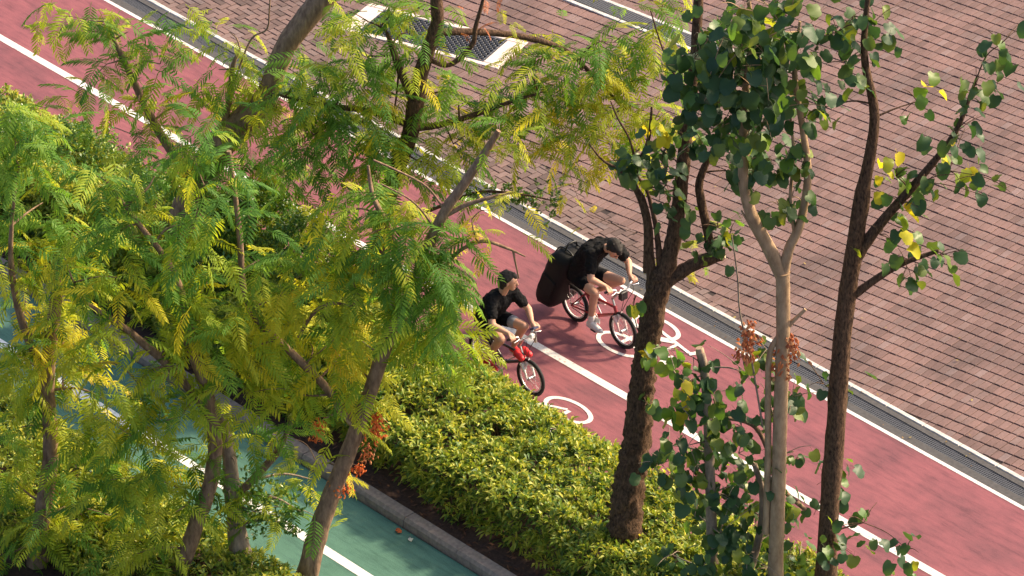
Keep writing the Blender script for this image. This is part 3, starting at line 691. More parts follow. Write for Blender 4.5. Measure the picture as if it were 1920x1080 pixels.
T2.fronds([(600, 130, 0, 7, 'd'), (545, 165, 0, 7, 'm'), (640, 170, 0, 7, 'd'), (680, 230, -.2, 7, 'g'), (610, 240, -.2, 7, 'g'), (720, 270, -.2, 7, 'g'), (560, 280, -.3, 7, 'd'), (640, 310, -.3, 7, 'g'), (700, 320, -.3, 6, 'm'),
    (690, 40, 0, 6, 'm'), (740, 20, 0, 6, 'm'), (690, 105, 0, 5, 'l'), (765, 60, .2, 5, 'm'), (800, 140, .1, 5, 'L', .4), (720, 170, 0, 5, 'y', .42), (838, 170, .1, 6, 'g'), (700, 190, 0, 5, 'y', .4),
    (870, 235, 0, 6, 'm'), (905, 185, 0, 6, 'd'), (850, 270, -.2, 6, 'l'), (945, 185, .1, 6, 'd'), (985, 175, .1, 6, 'm'), (1000, 130, .2, 5, 'l'), (1060, 100, .3, 7, 'g'), (1110, 85, .4, 6, 'g'), (1050, 175, .2, 7, 'y'),
    (1085, 200, .2, 6, 'y'), (1030, 225, .1, 5, 'L'), (1070, 290, .2, 5, 'y', .45), (1120, 160, .3, 6, 'y'), (1150, 215, .3, 6, 'L'), (1185, 195, .3, 5, 'l'), (1150, 80, .5, 5, 'g'), (1200, 60, .5, 5, 'm'),
    (1240, 30, .5, 5, 'l'), (1130, 250, .2, 4, 'L'), (1190, 240, .2, 4, 'l'), (1085, 375, .3, 2, 'y', .24), (1105, 402, .3, 1, 'y', .2), (1285, 470, .4, 4, 'y', .3), (780, 300, -.2, 4, 'm', .42), (745, 230, -.1, 5, 'L', .42),
    (800, 20, 0, 4, 'g'), (650, 20, 0, 5, 'm'), (900, 20, .2, 3, 'o', .22), (960, 60, .2, 3, 'y', .25), (620, 180, -.3, 6, 'd'), (820, 320, -.3, 4, 'm', .4), (560, 220, -.2, 6, 'g'), (660, 260, .2, 6, 'm'), (740, 300, .2, 5, 'l'), (760, 120, 0, 4, 'l'), (600, 190, .2, 6, 'l'), (660, 130, .2, 5, 'g'), (860, 190, .3, 4, 'y', .42), (900, 240, .2, 4, 'y', .42), (1010, 270, .2, 4, 'l', .42), (1080, 140, .2, 5, 'L'), (700, 280, .3, 5, 'L'), (500, 200, 0, 5, 'l'), (590, 350, -.3, 5, 'm'), (1010, 110, .3, 4, 'l'), (1075, 235, .2, 4, 'L'), (1110, 300, .3, 3, 'L', .4), (1160, 160, .3, 4, 'L'), (1200, 150, .4, 4, 'l'), (1220, 200, .3, 3, 'L'), (1150, 270, .3, 3, 'l'), (1240, 110, .4, 4, 'l'), (960, 250, .2, 3, 'L', .42), (900, 300, .1, 3, 'l', .42), (950, 130, .2, 3, 'l'), (1250, 0, .5, 4, 'L')], .48)
# a spray of oval leaves reaching over the drain
T2.limb('branch', [(740, 420, .2), (830, 385, .2), (900, 360, .2), (980, 365, .2), (1045, 378, .2)], [.03, .022, .018, .014, .006], 6, 0)
T2.spray((820, 352, 1045, 380), .2, 120, 14, M['gloss'], 'spray of small oval glossy leaves over the drain')

T3 = Tree('feathery_tree', 'feathery tree with thick pale broken limb at upper left', V((-2.6, -3.3, 0.05)), barkm='bark_m')
T3.trunk([(330, 480), (365, 360), (410, 275), (455, 232), (492, 196)], [.22, .2, .19, .185, .18, .165], rough=.1)
T3.limb('branch', [(478, 212), (505, 165), (532, 95), (570, 40), (612, -10), (680, -90)], [.15, .125, .13, .14, .15, .13], n=16, rough=.08)
T3.limb('branch', [(490, 205), (508, 196), (520, 190)], [.12, .10, .095], n=12, rough=.15, m=M['bark_m'])
T3.limb('branch', [(500, 178), (498, 150), (505, 128)], [.05, .04, .03], m=M['bark_l'])
T3.limb('twig', [(440, 150), (470, 75), (500, 55), (505, 20), (507, -20)], [.012, .012, .011, .010, .010], 6, 0)
T3.limb('branch', [(410, 275), (430, 190), (435, 130), (450, 90)], [.05, .04, .03, .015])
T3.limb('branch', [(370, 350), (300, 250), (240, 130), (200, 40)], [.07, .055, .04, .02])
T3.fronds([(450, 110, 0, 5, 'y', .42), (435, 165, 0, 6, 'l'), (520, 150, 0, 6, 'd'), (560, 120, .2, 5, 'm'), (430, 60, .2, 4, 'l', .4), (450, 310, -.2, 6, 'l'), (520, 320, -.3, 6, 'g'), (480, 260, -.3, 6, 'd'),
    (440, 220, .3, 4, 'L', .4), (410, 130, 0, 6, 'm'), (300, 120, 0, 7, 'm'), (240, 60, 0, 7, 'g'), (340, 200, 0, 7, 'g'), (260, 190, -.2, 7, 'l'), (330, 40, .2, 6, 'm'), (380, 300, -.2, 6, 'g'), (180, 40, 0, 7, 'm'), (200, 120, -.1, 7, 'g'),
    (500, 340, -.2, 6, 'm'), (420, 380, -.2, 5, 'l'), (560, 330, -.3, 5, 'g'), (120, 30, .2, 6, 'l'), (430, 330, -.2, 5, 'm'), (470, 380, -.2, 5, 'l'), (330, 300, -.3, 6, 'L'), (250, 260, -.3, 6, 'm'), (160, 170, -.2, 5, 'l'), (400, 210, 0, 5, 'L'), (540, 240, -.3, 5, 'm')], .48)

T4 = Tree('feathery_tree', 'stout pale trunk at the lower left corner on near bank', G(470, 1110), barkm='bark_g')
T4.trunk([(458, 1075), (447, 1010), (440, 950), (432, 890), (428, 845), (415, 780)], [.125, .115, .10, .09, .08, .07, .045], rough=.12)
T4.limb('branch', [(440, 935), (480, 893), (518, 850), (536, 815), (549, 785)], [.05, .046, .042, .03, .02], n=9, m=M['bark_m'])
T4.fronds([(440, 780, 0, 6, 'l'), (425, 840, 0, 5, 'm', .42), (540, 795, 0, 3, 'l', .4), (590, 900, .2, 4, 'L', .4), (440, 870, -.2, 2, 'l', .4), (520, 950, .2, 4, 'm', .4), (620, 985, .3, 3, 'L', .3), (430, 930, -.2, 5, 'm', .42), (480, 960, -.2, 5, 'l', .4), (420, 1040, .2, 5, 'L', .4)], .46)

T4.limb('branch', [(437, 930), (470, 925), (520, 935), (565, 960)], [.03, .022, .015, .006], 6, 0)
T4.limb('branch', [(445, 985), (490, 975), (530, 980)], [.02, .015, .006], 6, 0)
T4.spray((430, 905, 560, 955), 0, 110, 20, M['gloss']); T4.spray((425, 960, 540, 990), -.1, 90, 16, M['gloss'])

T8 = Tree('feathery_tree', 'slender leaning feathery tree at the left edge of view', G(318, 1130), barkm='bark_m')
T8.trunk([(335, 1080), (365, 990), (400, 880), (395, 760), (340, 600)], [.10, .092, .085, .075, .06, .04])
T8.limb('branch', [(396, 780), (330, 700), (240, 620), (150, 560)], [.06, .05, .04, .015])
T8.limb('branch', [(370, 680), (330, 520), (260, 420), (200, 340)], [.05, .04, .03, .015])
T8.fronds([(x, y, random.uniform(-.4, .4), 8, p) for x, y, p in [(370, 560, 'l'), (300, 480, 'm'), (230, 430, 'g'), (180, 330, 'd'), (290, 330, 'g'), (350, 420, 'm'), (150, 560, 'l'), (230, 600, 'L'), (320, 650, 'L'), (260, 720, 'l'),
    (180, 680, 'y'), (340, 780, 'l'), (250, 820, 'm'), (400, 690, 'l'), (160, 780, 'l'), (120, 480, 'm'), (380, 860, 'm'), (300, 900, 'l'), (200, 900, 'm'), (330, 560, 'y'), (390, 420, 'l'), (410, 330, 'm'), (400, 500, 'L'), (330, 960, 'L'), (270, 900, 'L'), (250, 1040, 'l'), (400, 600, 'L'), (370, 260, 'm'), (220, 520, 'y'), (300, 760, 'L')]], .5)
T9 = Tree('feathery_tree', 'feathery tree at far left with drooping yellow-green fronds', G(70, 1060), barkm='bark_m')
T9.trunk([(75, 1000), (95, 850), (90, 700), (110, 520)], [.10, .09, .08, .07, .04])
T9.limb('branch', [(90, 720), (40, 600), (20, 480), (30, 330)], [.06, .045, .03, .015])
T9.fronds([(x, y, random.uniform(-.4, .4), 9, p) for x, y, p in [(30, 300, 'g'), (80, 380, 'd'), (20, 440, 'g'), (110, 480, 'm'), (50, 560, 'L'), (110, 600, 'y'), (20, 660, 'l'), (90, 720, 'l'), (40, 800, 'l'), (120, 840, 'm'), (30, 900, 'm'), (150, 950, 'l'), (80, 980, 'l'), (230, 980, 'l'), (20, 1040, 'm'), (160, 1050, 'm'), (290, 1020, 'l'), (30, 220, 'g'), (60, 1000, 'L'), (200, 750, 'L'), (260, 860, 'L'), (60, 640, 'L'), (140, 620, 'L'), (120, 700, 'y'), (180, 840, 'L'), (40, 500, 'L'), (150, 430, 'l'), (90, 250, 'm')]], .5)

T5 = Tree('rough_bark_tree', 'dark rough-barked tree rising from the hedge with sawn side branch', G(1164, 1088, .05), barkm='bark_d')
T5.trunk([(1168, 1010), (1180, 910), (1195, 810), (1205, 710), (1218, 620), (1232, 545), (1243, 505)], [.19, .165, .148, .132, .128, .122, .116, .065], rough=.34, rs=15, sub=14)
T5.limb('branch', [(1232, 560), (1255, 480), (1268, 420), (1278, 340), (1286, 250), (1297, 170), (1305, 90), (1310, -10), (1318, -110)], [.12, .095, .085, .075, .07, .066, .06, .05, .03], n=12, rough=.2, rs=16)
T5.limb('branch', [(1228, 545), (1265, 517), (1305, 494), (1352, 477)], [.10, .078, .072, .075], n=12, rough=.2, rs=16)
T5.limb('branch', [(1349, 478), (1353, 476.5), (1357, 475)], [.078, .07, .062], n=10, rough=.1, m=M['cut'])
T5.limb('branch', [(1335, 480), (1326, 430), (1314, 375), (1312, 340), (1330, 295), (1362, 250), (1385, 215)], [.055, .052, .05, .045, .035, .028, .02], n=9, rough=.12)
T5.limb('branch', [(1222, 530), (1218, 470), (1216, 425), (1205, 375), (1189, 345), (1193, 310), (1208, 285), (1218, 250), (1222, 200)], [.06, .046, .042, .036, .034, .03, .026, .02, .012], n=9, rough=.08)
T5.limb('branch', [(1212, 510), (1212, 440), (1207, 400), (1190, 355), (1165, 322), (1130, 300), (1105, 270)], [.04, .03, .026, .022, .02, .015, .01], n=8, rough=.05)
T5.limb('branch', [(1240, 520), (1232, 440), (1222, 390), (1210, 350), (1193, 330)], [.045, .03, .022, .02, .016], n=8, rough=.05)
T5.limb('branch', [(1245, 530), (1262, 500), (1258, 450), (1268, 425)], [.05, .045, .04, .03], n=8, rough=.1)
T5.limb('twig', [(1296, 195), (1270, 150), (1250, 110), (1235, 70), (1220, 20)], [.016, .014, .012, .01, .008], 6, 0)
T5.limb('twig', [(1193, 310), (1180, 260), (1160, 225), (1145, 190)], [.016, .014, .012, .008], 6, 0)
T5.limb('twig', [(1213, 655), (1195, 615), (1188, 580), (1190, 562)], [.008, .007, .006, .004], 5, 0)
T5.hearts([(1180, 305, -.1, 8, 'h', .17), (1190, 290, 0, 4, 'h', .14), (1245, 285, -.1, 8, 'm', .16), (1238, 320, -.2, 7, 'h', .16), (1240, 355, -.2, 7, 'h', .15), (1262, 385, -.2, 6, 'h', .12), (1285, 260, -.1, 8, 'm', .17),
    (1345, 425, -.1, 9, 'h', .16), (1330, 455, -.15, 7, 'h', .13), (1368, 440, 0, 4, 'm', .12), (1380, 320, 0, 5, 'h', .14), (1222, 655, -.25, 4, 'l', .09), (1190, 562, -.25, 3, 'l', .07), (1212, 758, -.25, 4, 'h', .08), (1225, 235, 0, 5, 'l', .15), (1370, 265, 0, 8, 'h', .2), (1300, 245, -.2, 6, 'm', .15), (1410, 300, 0, 5, 'm', .15)], .125)

T6 = Tree('pale_trunk_tree', 'pale smooth-trunked tree forking above the drain at right', G(1452, 1195, .05), barkm='bark_l')
T6.trunk([(1455, 1040), (1460, 900), (1463, 780), (1468, 640), (1468, 545), (1467, 510)], [.085, .08, .078, .076, .076, .078, .085], rough=.05)
T6.limb('branch', [(1467, 515), (1445, 470), (1420, 425), (1403, 385), (1393, 330), (1397, 275), (1392, 225), (1400, 150), (1410, 70), (1400, -30)], [.075, .07, .066, .062, .056, .052, .045, .038, .03, .02], n=12, rough=.05)
T6.limb('branch', [(1468, 515), (1480, 465), (1500, 420), (1515, 330), (1505, 240), (1490, 140), (1500, 40)], [.065, .055, .05, .042, .035, .03, .015], n=12, rough=.05)
T6.limb('branch', [(1456, 520), (1430, 465), (1405, 420), (1390, 395)], [.02, .018, .016, .012], 6, 0)
T6.limb('branch', [(1490, 440), (1482, 370), (1488, 290), (1480, 200)], [.022, .02, .018, .012], 7, 0)
T6.limb('branch', [(1436, 1000), (1440, 860), (1440, 740), (1444, 660), (1470, 620), (1510, 580)], [.04, .038, .036, .032, .03, .02], 8, .05)
T6.limb('twig', [(1372, 440), (1383, 520), (1388, 590), (1408, 670), (1422, 750), (1430, 800)], [.008, .010, .011, .012, .012, .012], 6, 0, m=M['bark_g'])
T6.hearts([(x + 2, y, random.uniform(-.35, .35), 10, 'h', .30, .16) for x, y in [(1300, 110), (1310, 65), (1355, 70), (1340, 130), (1390, 85), (1405, 140), (1340, 195), (1390, 205), (1455, 60), (1460, 130), (1470, 200), (1430, 235), (1395, 265), (1355, 235), (1440, 10), (1385, 15), (1325, 165), (1490, 90), (1365, 165), (1430, 100), (1420, 180), (1480, 20)]]
    + [(1470, 300, 0, 7, 'm', .15), (1440, 300, .1, 6, 'm', .14), (1400, 320, .1, 4, 'h', .12), (1485, 370, 0, 6, 'm', .12), (1460, 385, 0, 4, 'h', .1), (1500, 290, 0, 6, 'm', .15)], .135)
T6.tuft('withered_leaf_cluster', (1402, 625), 70, M['leaf_o'], .10, .30, .09, label='cluster of dry orange-brown leaves')
T6.tuft('withered_leaf_cluster', (1398, 660), 45, M['leaf_o'], .16, .14, .09)
T6.tuft('withered_leaf_cluster', (1478, 650), 110, M['leaf_o'], .14, .34, .09)
T6.tuft('withered_leaf_cluster', (1462, 690), 50, M['leaf_o'], .12, .22, .08)

T7 = Tree('leafy_stump_tree', 'cut-off pale stem sprouting broad leaves at lower right', G(1340, 1170, .05), barkm='bark_g')
T7.trunk([(1336, 1040), (1333, 950), (1330, 850), (1326, 760), (1320, 690), (1313, 660)], [.065, .06, .055, .052, .05, .05, .048], rough=.06)
T7.limb('branch', [(1313, 662), (1312, 656), (1311, 652)], [.05, .045, .04], n=10, rough=0, m=M['cut'])
T7.limb('branch', [(1330, 790), (1370, 785), (1415, 800), (1440, 845), (1450, 885), (1475, 925), (1510, 955)], [.015, .022, .026, .028, .028, .028, .028], 8, .04, m=M['bark_m'])
T7.limb('branch', [(1400, 1090), (1425, 1000), (1430, 930), (1415, 870)], [.05, .045, .04, .03], 9, .08)
T7.limb('twig', [(1325, 770), (1290, 740), (1260, 690), (1240, 660)], [.014, .012, .01, .006], 6, 0)
T7.hearts([(x, y, random.uniform(-.2, .2), int(n * 1.35), p, .17) for x, y, n, p in [(1300, 715, 8, 'h'), (1315, 750, 9, 'h'), (1345, 770, 6, 'h'), (1280, 765, 5, 'l'), (1255, 835, 7, 'h'), (1240, 870, 6, 'h'), (1290, 835, 8, 'h'), (1330, 805, 8, 'm'),
    (1345, 860, 9, 'm'), (1305, 870, 7, 'm'), (1340, 925, 9, 'h'), (1385, 850, 7, 'h'), (1390, 800, 6, 'h'), (1400, 960, 9, 'h'), (1430, 900, 7, 'm'), (1305, 960, 6, 'h'), (1350, 1000, 9, 'h'), (1400, 1040, 9, 'h'), (1450, 1000, 9, 'm'),
    (1480, 950, 8, 'h'), (1475, 850, 7, 'h'), (1400, 700, 5, 'm'), (1437, 655, 5, 'h'), (1485, 745, 7, 'm'), (1440, 745, 5, 'm'), (1265, 905, 6, 'h'), (1440, 1065, 9, 'm'), (1270, 680, 3, 'l'), (1250, 655, 3, 'l'), (1320, 1060, 7, 'h'), (1500, 1040, 8, 'm'), (1380, 910, 7, 'm'), (1260, 1040, 5, 'h'), (1300, 670, 3, 'm')]], .125)

T10 = Tree('broad_leaf_tree', 'dark-trunked broad-leaved tree at the right edge by the red path', G(1545, 1190, .05), barkm='bark_d')
T10.trunk([(1552, 1000), (1566, 820), (1578, 640), (1600, 480), (1622, 330)], [.11, .105, .10, .09, .08, .06], rough=.18, rs=14)
T10.limb('branch', [(1600, 490), (1650, 420), (1720, 340), (1790, 250), (1830, 150)], [.07, .055, .045, .03, .015])
T10.limb('branch', [(1620, 350), (1640, 220), (1620, 100), (1630, -30)], [.07, .055, .04, .025])
T10.limb('branch', [(1590, 560), (1680, 500), (1760, 470)], [.05, .035, .02])
T10.hearts([(x, y, random.uniform(-.3, .3), n, p, .2) for x, y, n, p in [(1680, 330, 9, 'l'), (1690, 380, 7, 'l'), (1790, 250, 10, 'm'), (1830, 160, 10, 'h'), (1570, 60, 10, 'h'), (1590, 120, 10, 'h'), (1640, 40, 9, 'h'), (1550, 200, 8, 'h'),
    (1760, 480, 8, 'm'), (1700, 500, 5, 'm'), (1650, 440, 4, 'l'), (1730, 340, 6, 'm'), (1600, 30, 8, 'h'), (1780, 320, 5, 'l'), (1840, 330, 6, 'm'), (1880, 80, 8, 'm'), (1720, 190, 5, 'l'), (1545, 720, 6, 'h'), (1560, 900, 8, 'h'), (1620, 980, 7, 'm'), (1700, 1030, 6, 'm'), (1560, 1020, 8, 'h')]], .13)

for t_ in ALLT: t_.finish()

# ------------------------------------------------------------------ small things on the ground
tg = MB(); c = J(676, 620, -2.75)
tg.box((0, 0, 0), (.055, .004, .038), bev=.003); tg.tube([(0, .006, -.5), (0, .006, -.03)], .005, 5)
tg.build('plant_tag', plain('white tag', (.75, .75, .73), .6), None, label='small white plant tag standing among glossy shrub leaves', category='plant tag').location = c
def litter(name, label, px, py, m, y=0, s=.07):
    b = MB(); n = 7; c = G(px, py, .012)
    vs = [V((0, 0, .02))]
    for k in range(n): a = 6.283 * k / n; vs.append(V((math.cos(a) * s * random.uniform(.5, 1), math.sin(a) * s * .6 * random.uniform(.6, 1), random.uniform(-.006, .02))))
    b.add(vs, [(0, 1 + k, 1 + (k + 1) % n) for k in range(n)]); b.build(name, m, None, label=label, category='fallen petal', loc=c)
litter('fallen_petal', 'red fallen petal on green path beside the kerb', 746, 996, M['leaf_r'])
litter('fallen_petal', 'whitish fallen petal on green path beside the kerb', 770, 1012, plain('pale petal', (.6, .56, .45), .7), s=.055)
b = MB()
for k in range(1500):
    x = random.uniform(-6, 9); y = random.uniform(-4.38, -3.7); s = random.uniform(.02, .045); az = random.uniform(0, 6.28)
    p = V((x, y, .085 + random.uniform(0, .02))); d = V((math.cos(az), math.sin(az), random.gauss(0, .3))) * s; e = V((-math.sin(az), math.cos(az), random.gauss(0, .3))) * s * .4
    b.add([p - d, p + e, p + d, p - e], [(0, 1, 2, 3)])
b.build('fallen_leaves', leafmat('brown leaf litter', [(0, (.05, .022, .014)), (.7, (.11, .045, .025)), (1, (.2, .09, .05))], .8, .1), kind='stuff', label='brown fallen leaves on soil along the kerb', category='leaf litter')

b = MB()
for k in range(150):
    if k < 60: x, y = random.uniform(-6, 8), random.choice([1.12, 1.2, 1.42, 1.58]) + random.gauss(0, .05)
    elif k < 100: x, y = random.uniform(-6, 8), -2.2 + abs(random.gauss(0, .25))
    else: x, y = random.uniform(-6, 7), random.uniform(1.6, 6)
    s_ = random.uniform(.012, .03); az = random.uniform(0, 6.28); p = V((x, y, .016 + random.uniform(0, .006)))
    d = V((math.cos(az), math.sin(az), .15)) * s_; e = V((-math.sin(az), math.cos(az), .2)) * s_ * .45
    b.add([p - d, p + e, p + d, p - e], [(0, 1, 2, 3)])
b.build('scattered_leaves', leafmat('scattered dry leaves', [(0, (.12, .06, .03)), (.6, (.24, .15, .05)), (1, (.35, .28, .08))], .8, .1), kind='stuff', label='few dry leaves scattered along the drain and paving', category='leaf litter')
# ------------------------------------------------------------------ bicycles
PM = dict(
    tyre=plain('black rubber', (.012, .012, .013), .8), steel=plain('bright steel', (.55, .55, .56), .3, .9, .08), blk=plain('black plastic', (.015, .015, .017), .5),
    redp=plain('red frame paint', (.30, .03, .04), .3, 0, .06), pinkp=plain('pale pink white paint', (.72, .52, .50), .35, 0, .05), whitep=plain('white frame paint', (.75, .73, .71), .35, 0, .05),
    darkp=plain('dark frame paint', (.03, .028, .032), .35, 0, .1), blue=plain('blue saddle cover', (.02, .05, .30), .55), skin=plain('skin', (.52, .29, .20), .55, 0, .06, 12, .3),
    cloth=plain('black cotton', (.009, .009, .010), .9, 0, .25, 50, .15), cloth2=plain('black shorts cotton', (.007, .007, .009), .9, 0, .25, 50, .15), hair=plain('black hair', (.012, .009, .008), .8, 0, .4, 120),
    wshoe=plain('white shoe', (.72, .72, .73), .6, 0, .06), sock=plain('white sock', (.72, .70, .68), .9), rshoe=plain('red shoe', (.55, .015, .02), .45, 0, .1), sole=plain('pale sole', (.55, .52, .5), .7),
    eye=plain('dark eye', (.02, .012, .01), .3), lip=plain('lips', (.38, .14, .11), .5), greyc=plain('pale grey trim', (.22, .22, .24), .8), bagm=plain('black nylon bag', (.006, .006, .007), .7, 0, .3, 60, .3),
    white=plain('white plastic', (.8, .8, .8), .4), grip=plain('dark blue grip', (.03, .035, .09), .6))
def blob(name, caps, vox, m, parent, smooth=6, fac=.5, fold=0.0):
    bm = bmesh.new()
    for cp in caps:
        p0, r0, p1, r1 = V(cp[0]), cp[1], V(cp[2]), cp[3]; d = p1 - p0; L = max(d.length, 1e-4); d = d / L if L > 1e-3 else V((0, 0, 1))
        q = d.to_track_quat('Z', 'Y'); n = 14; rings = []
        for k in range(1, 5): t = -math.pi / 2 + k * math.pi / 10; rings.append((r0 * math.sin(t), r0 * math.cos(t)))
        rings.append((0, r0)); rings.append((L, r1))
        for k in range(1, 5): t = k * math.pi / 10; rings.append((L + r1 * math.sin(t), r1 * math.cos(t)))
        vv = []
        for z, r in rings: vv.append([bm.verts.new(p0 + q @ V((r * math.cos(2 * math.pi * k / n), r * math.sin(2 * math.pi * k / n), z))) for k in range(n)])
        a = bm.verts.new(p0 - d * r0); b = bm.verts.new(p1 + d * r1)
        for i in range(len(vv) - 1):
            for k in range(n): j = (k + 1) % n; bm.faces.new((vv[i][k], vv[i][j], vv[i + 1][j], vv[i + 1][k]))
        for k in range(n): j = (k + 1) % n; bm.faces.new((a, vv[0][j], vv[0][k])); bm.faces.new((b, vv[-1][k], vv[-1][j]))
    me = bpy.data.meshes.new('tmp'); bm.to_mesh(me); bm.free(); o = bpy.data.objects.new('tmp', me); COL.objects.link(o)
    md = o.modifiers.new('r', 'REMESH'); md.mode = 'VOXEL'; md.voxel_size = vox
    ms = o.modifiers.new('s', 'SMOOTH'); ms.factor = fac; ms.iterations = smooth
    dg = bpy.context.evaluated_depsgraph_get(); dg.update()
    nm = bpy.data.meshes.new_from_object(o.evaluated_get(dg)); nm.name = name
    bpy.data.objects.remove(o); bpy.data.meshes.remove(me)
    if fold:      # creases in the cloth
        for v in nm.vertices:
            c = v.co; k = noise.noise(V((c.x * 9 + c.z * 7, c.y * 13, c.z * 16 - c.x * 8))) + .5 * noise.noise(c * 34)
            v.co = c + v.normal * fold * (abs(k) * 2 - .5)
    nm.materials.clear(); nm.materials.append(m); nm.polygons.foreach_set('use_smooth', [True] * len(nm.polygons)); nm.update()
    return link(name, nm, parent)
def torus(b, c, R, r, n=36, k=8, mi=0, sq=1.0):
    vs = []; fs = []
    for i in range(n):
        a = 2 * math.pi * i / n
        for j in range(k):
            t = 2 * math.pi * j / k; rr = R + r * sq * math.cos(t)
            vs.append(V(c) + V((rr * math.cos(a), r * math.sin(t), rr * math.sin(a))))
    for i in range(n):
        for j in range(k):
            a = i * k + j; e = i * k + (j + 1) % k; f = ((i + 1) % n) * k + (j + 1) % k; g = ((i + 1) % n) * k + j
            fs.append((a, e, f, g))
    b.add(vs, fs, mi, True)
def bicycle(name, label, x0, y0, R, wb, cols, grip, saddle, bb, crank_deg, basket=False, phone=False):
    t = thing(name, label, 'bicycle', (x0, y0, 0)); fm, km, sm = cols     # frame, fork, saddle
    def part(n, b, m, p=t): return b.build(n, m, p)
    hub = [V((0, 0, R)), V((wb, 0, R))]
    for i, h in enumerate(hub):
        ty = MB(); torus(ty, (0, 0, 0), R - .024, .024)
        w = link('wheel', None, t) if False else None
        hb = MB(); hb.tube([(0, -.05, 0), (0, .05, 0)], .018, 10); hb.tube([(0, -.045, 0), (0, -.04, 0)], .03, 10); hb.tube([(0, .04, 0), (0, .045, 0)], .03, 10)
        w = hb.build('wheel', PM['steel'], t, loc=h); ty.build('tyre', PM['tyre'], w)
        rb = MB(); torus(rb, (0, 0, 0), R - .056, .013, 36, 6, 0, .9); rb.build('rim', PM['steel'] if i else PM['whitep'], w)
        sp = MB()
        for k in range(20):
            a = 2 * math.pi * k / 20 + .1; d = V((math.cos(a), 0, math.sin(a))); s = (.035 if k % 2 else -.035)
            sp.tube([V((0, s, 0)) + V((math.cos(a + .5), 0, math.sin(a + .5))) * .027, d * (R - .058)], .0019, 4, cap=False)
        sp.build('spokes', PM['steel'], w)
    BB = V((bb[0], 0, bb[1])); st = V((saddle[0] + .02, 0, .50)); hd1 = V((wb - .16, 0, .53)); hd0 = V((wb - .115, 0, .43))
    f = MB()
    f.tube([BB, st], [.019, .017], 10); f.tube([st - ZV * .02, hd1 - ZV * .02], [.017, .018], 10); f.tube([BB, hd0], [.022, .021], 10)
    f.tube([hd0, hd1], .023, 12)
    for s in (-1, 1):
        f.tube([BB + V((0, s * .02, 0)), V((0.02, s * .06, R)), V((0, s * .06, R))], [.012, .010, .012], 8)
        f.tube([st + V((0, s * .015, -.03)), V((.0, s * .06, R))], [.010, .009], 8)
    f.tube([BB + V((0, -.04, 0)), BB + V((0, .04, 0))], .026, 12)
    part('frame', f, PM[fm])
    f = MB()
    cr = V((wb - .095, 0, R + .165 if R > .2 else .42))
    f.tube([hd0, cr], .018, 8); f.box(cr, (.025, .075, .018), bev=.006)
    for s in (-1, 1):
        f.tube([cr + V((0, s * .062, 0)), V((wb - .04, s * .062, R + .09))], [.021, .02], 10); f.tube([V((wb - .045, s * .062, R + .10)), V((wb, s * .062, R))], [.014, .012], 8)
    f.tube([V((wb - .045, -.062, R + .105)), V((wb - .03, 0, R + .26)), V((wb - .045, .062, R + .105))], .009, 6)
    part('fork', f, PM[km])
    mg = MB()   # front brake and mudguard bridge
    mg.box(cr + V((.04, 0, .02)), (.02, .045, .03), bev=.006); mg.tube([cr + V((.05, -.04, .0)), cr + V((.055, -.03, -.05))], .008, 6); mg.tube([cr + V((.05, .04, .0)), cr + V((.055, .03, -.05))], .008, 6)
    part('brake', mg, PM['steel'])
    f = MB(); gx, gw, gz = grip; top = hd1 + (hd1 - hd0).normalized() * .09
    f.tube([hd1, top], .015, 8); f.tube([top, V((gx - .03, 0, gz - .07))], [.017, .016], 8)
    part('stem', f, PM['steel'])
    f = MB(); pts = [V((gx - .04, -gw, gz)), V((gx - .01, -gw * .5, gz)), V((gx - .01, -.09, gz - .055)), V((gx - .02, 0, gz - .07)), V((gx - .01, .09, gz - .055)), V((gx - .01, gw * .5, gz)), V((gx - .04, gw, gz))]
    p, r = spline(pts, .0125, 5); f.tube(p, r, 8); hbar = part('handlebar', f, PM['whitep'] if km == 'pinkp' else PM['steel'])
    for s in (-1, 1):
        f = MB(); f.tube([V((gx - .042, s * (gw + .005), gz)), V((gx - .028, s * (gw - .115), gz))], .0175, 10); f.build('grip', PM['blk' if s < 0 else 'grip'], hbar)
        f = MB(); f.tube([V((gx - .02, s * (gw - .14), gz)), V((gx + .03, s * (gw - .12), gz - .012)), V((gx + .035, s * (gw - .03), gz - .025))], [.009, .007, .005], 6); f.build('brake_lever', PM['steel'], hbar)
    f = MB()
    for s in (-1, 1): p, r = spline([V((gx + .02, s * (gw - .13), gz)), V((gx + .10, s * .08, gz - .03)), V((gx + .03, s * .03, gz - .22)), cr + V((.04, 0, .03))], .004, 5); f.tube(p, r, 5, cap=False)
    f.build('brake_cable', PM['blk'], hbar)
    if phone:
        f = MB(); f.box((gx + .02, .12, gz + .045), (.045, .04, .012), mx=Matrix.Rotation(-.5, 4, 'Y'), bev=.004); f.build('phone_mount', PM['grip'], hbar)
        f = MB(); f.box((gx + .05, .06, gz - .03), (.022, .025, .03), bev=.006); f.build('front_lamp', PM['white'], hbar)
        f = MB(); f.tube([(gx + .03, .12, gz - .02), (gx + .05, .12, gz - .14)], [.02, .018], 8); f.build('horn', PM['steel'], hbar)
    else:
        f = MB(); f.box((gx + .0, 0, gz - .12), (.03, .05, .06), bev=.01); f.build('front_reflector', PM['blk'], hbar)
    # saddle
    sx, sz = saddle; f = MB(); f.tube([st, V((sx, 0, sz - .05))], .013, 8); part('seat_post', f, PM['steel'])
    f = MB(); n = 14; vs = []; fs = []
    secs = [(-.13, .055, .0), (-.12, .075, .012), (-.07, .08, .01), (-.01, .055, .004), (.06, .03, .004), (.115, .02, .0), (.13, .008, -.012)]
    for (u, w_, dz) in secs:
        for k in range(n): a = 2 * math.pi * k / n; vs.append(V((sx + u, w_ * math.cos(a), sz + dz - .012 + (.028 if math.sin(a) > 0 else .034) * math.sin(a) * (w_ / .08) ** .4)))
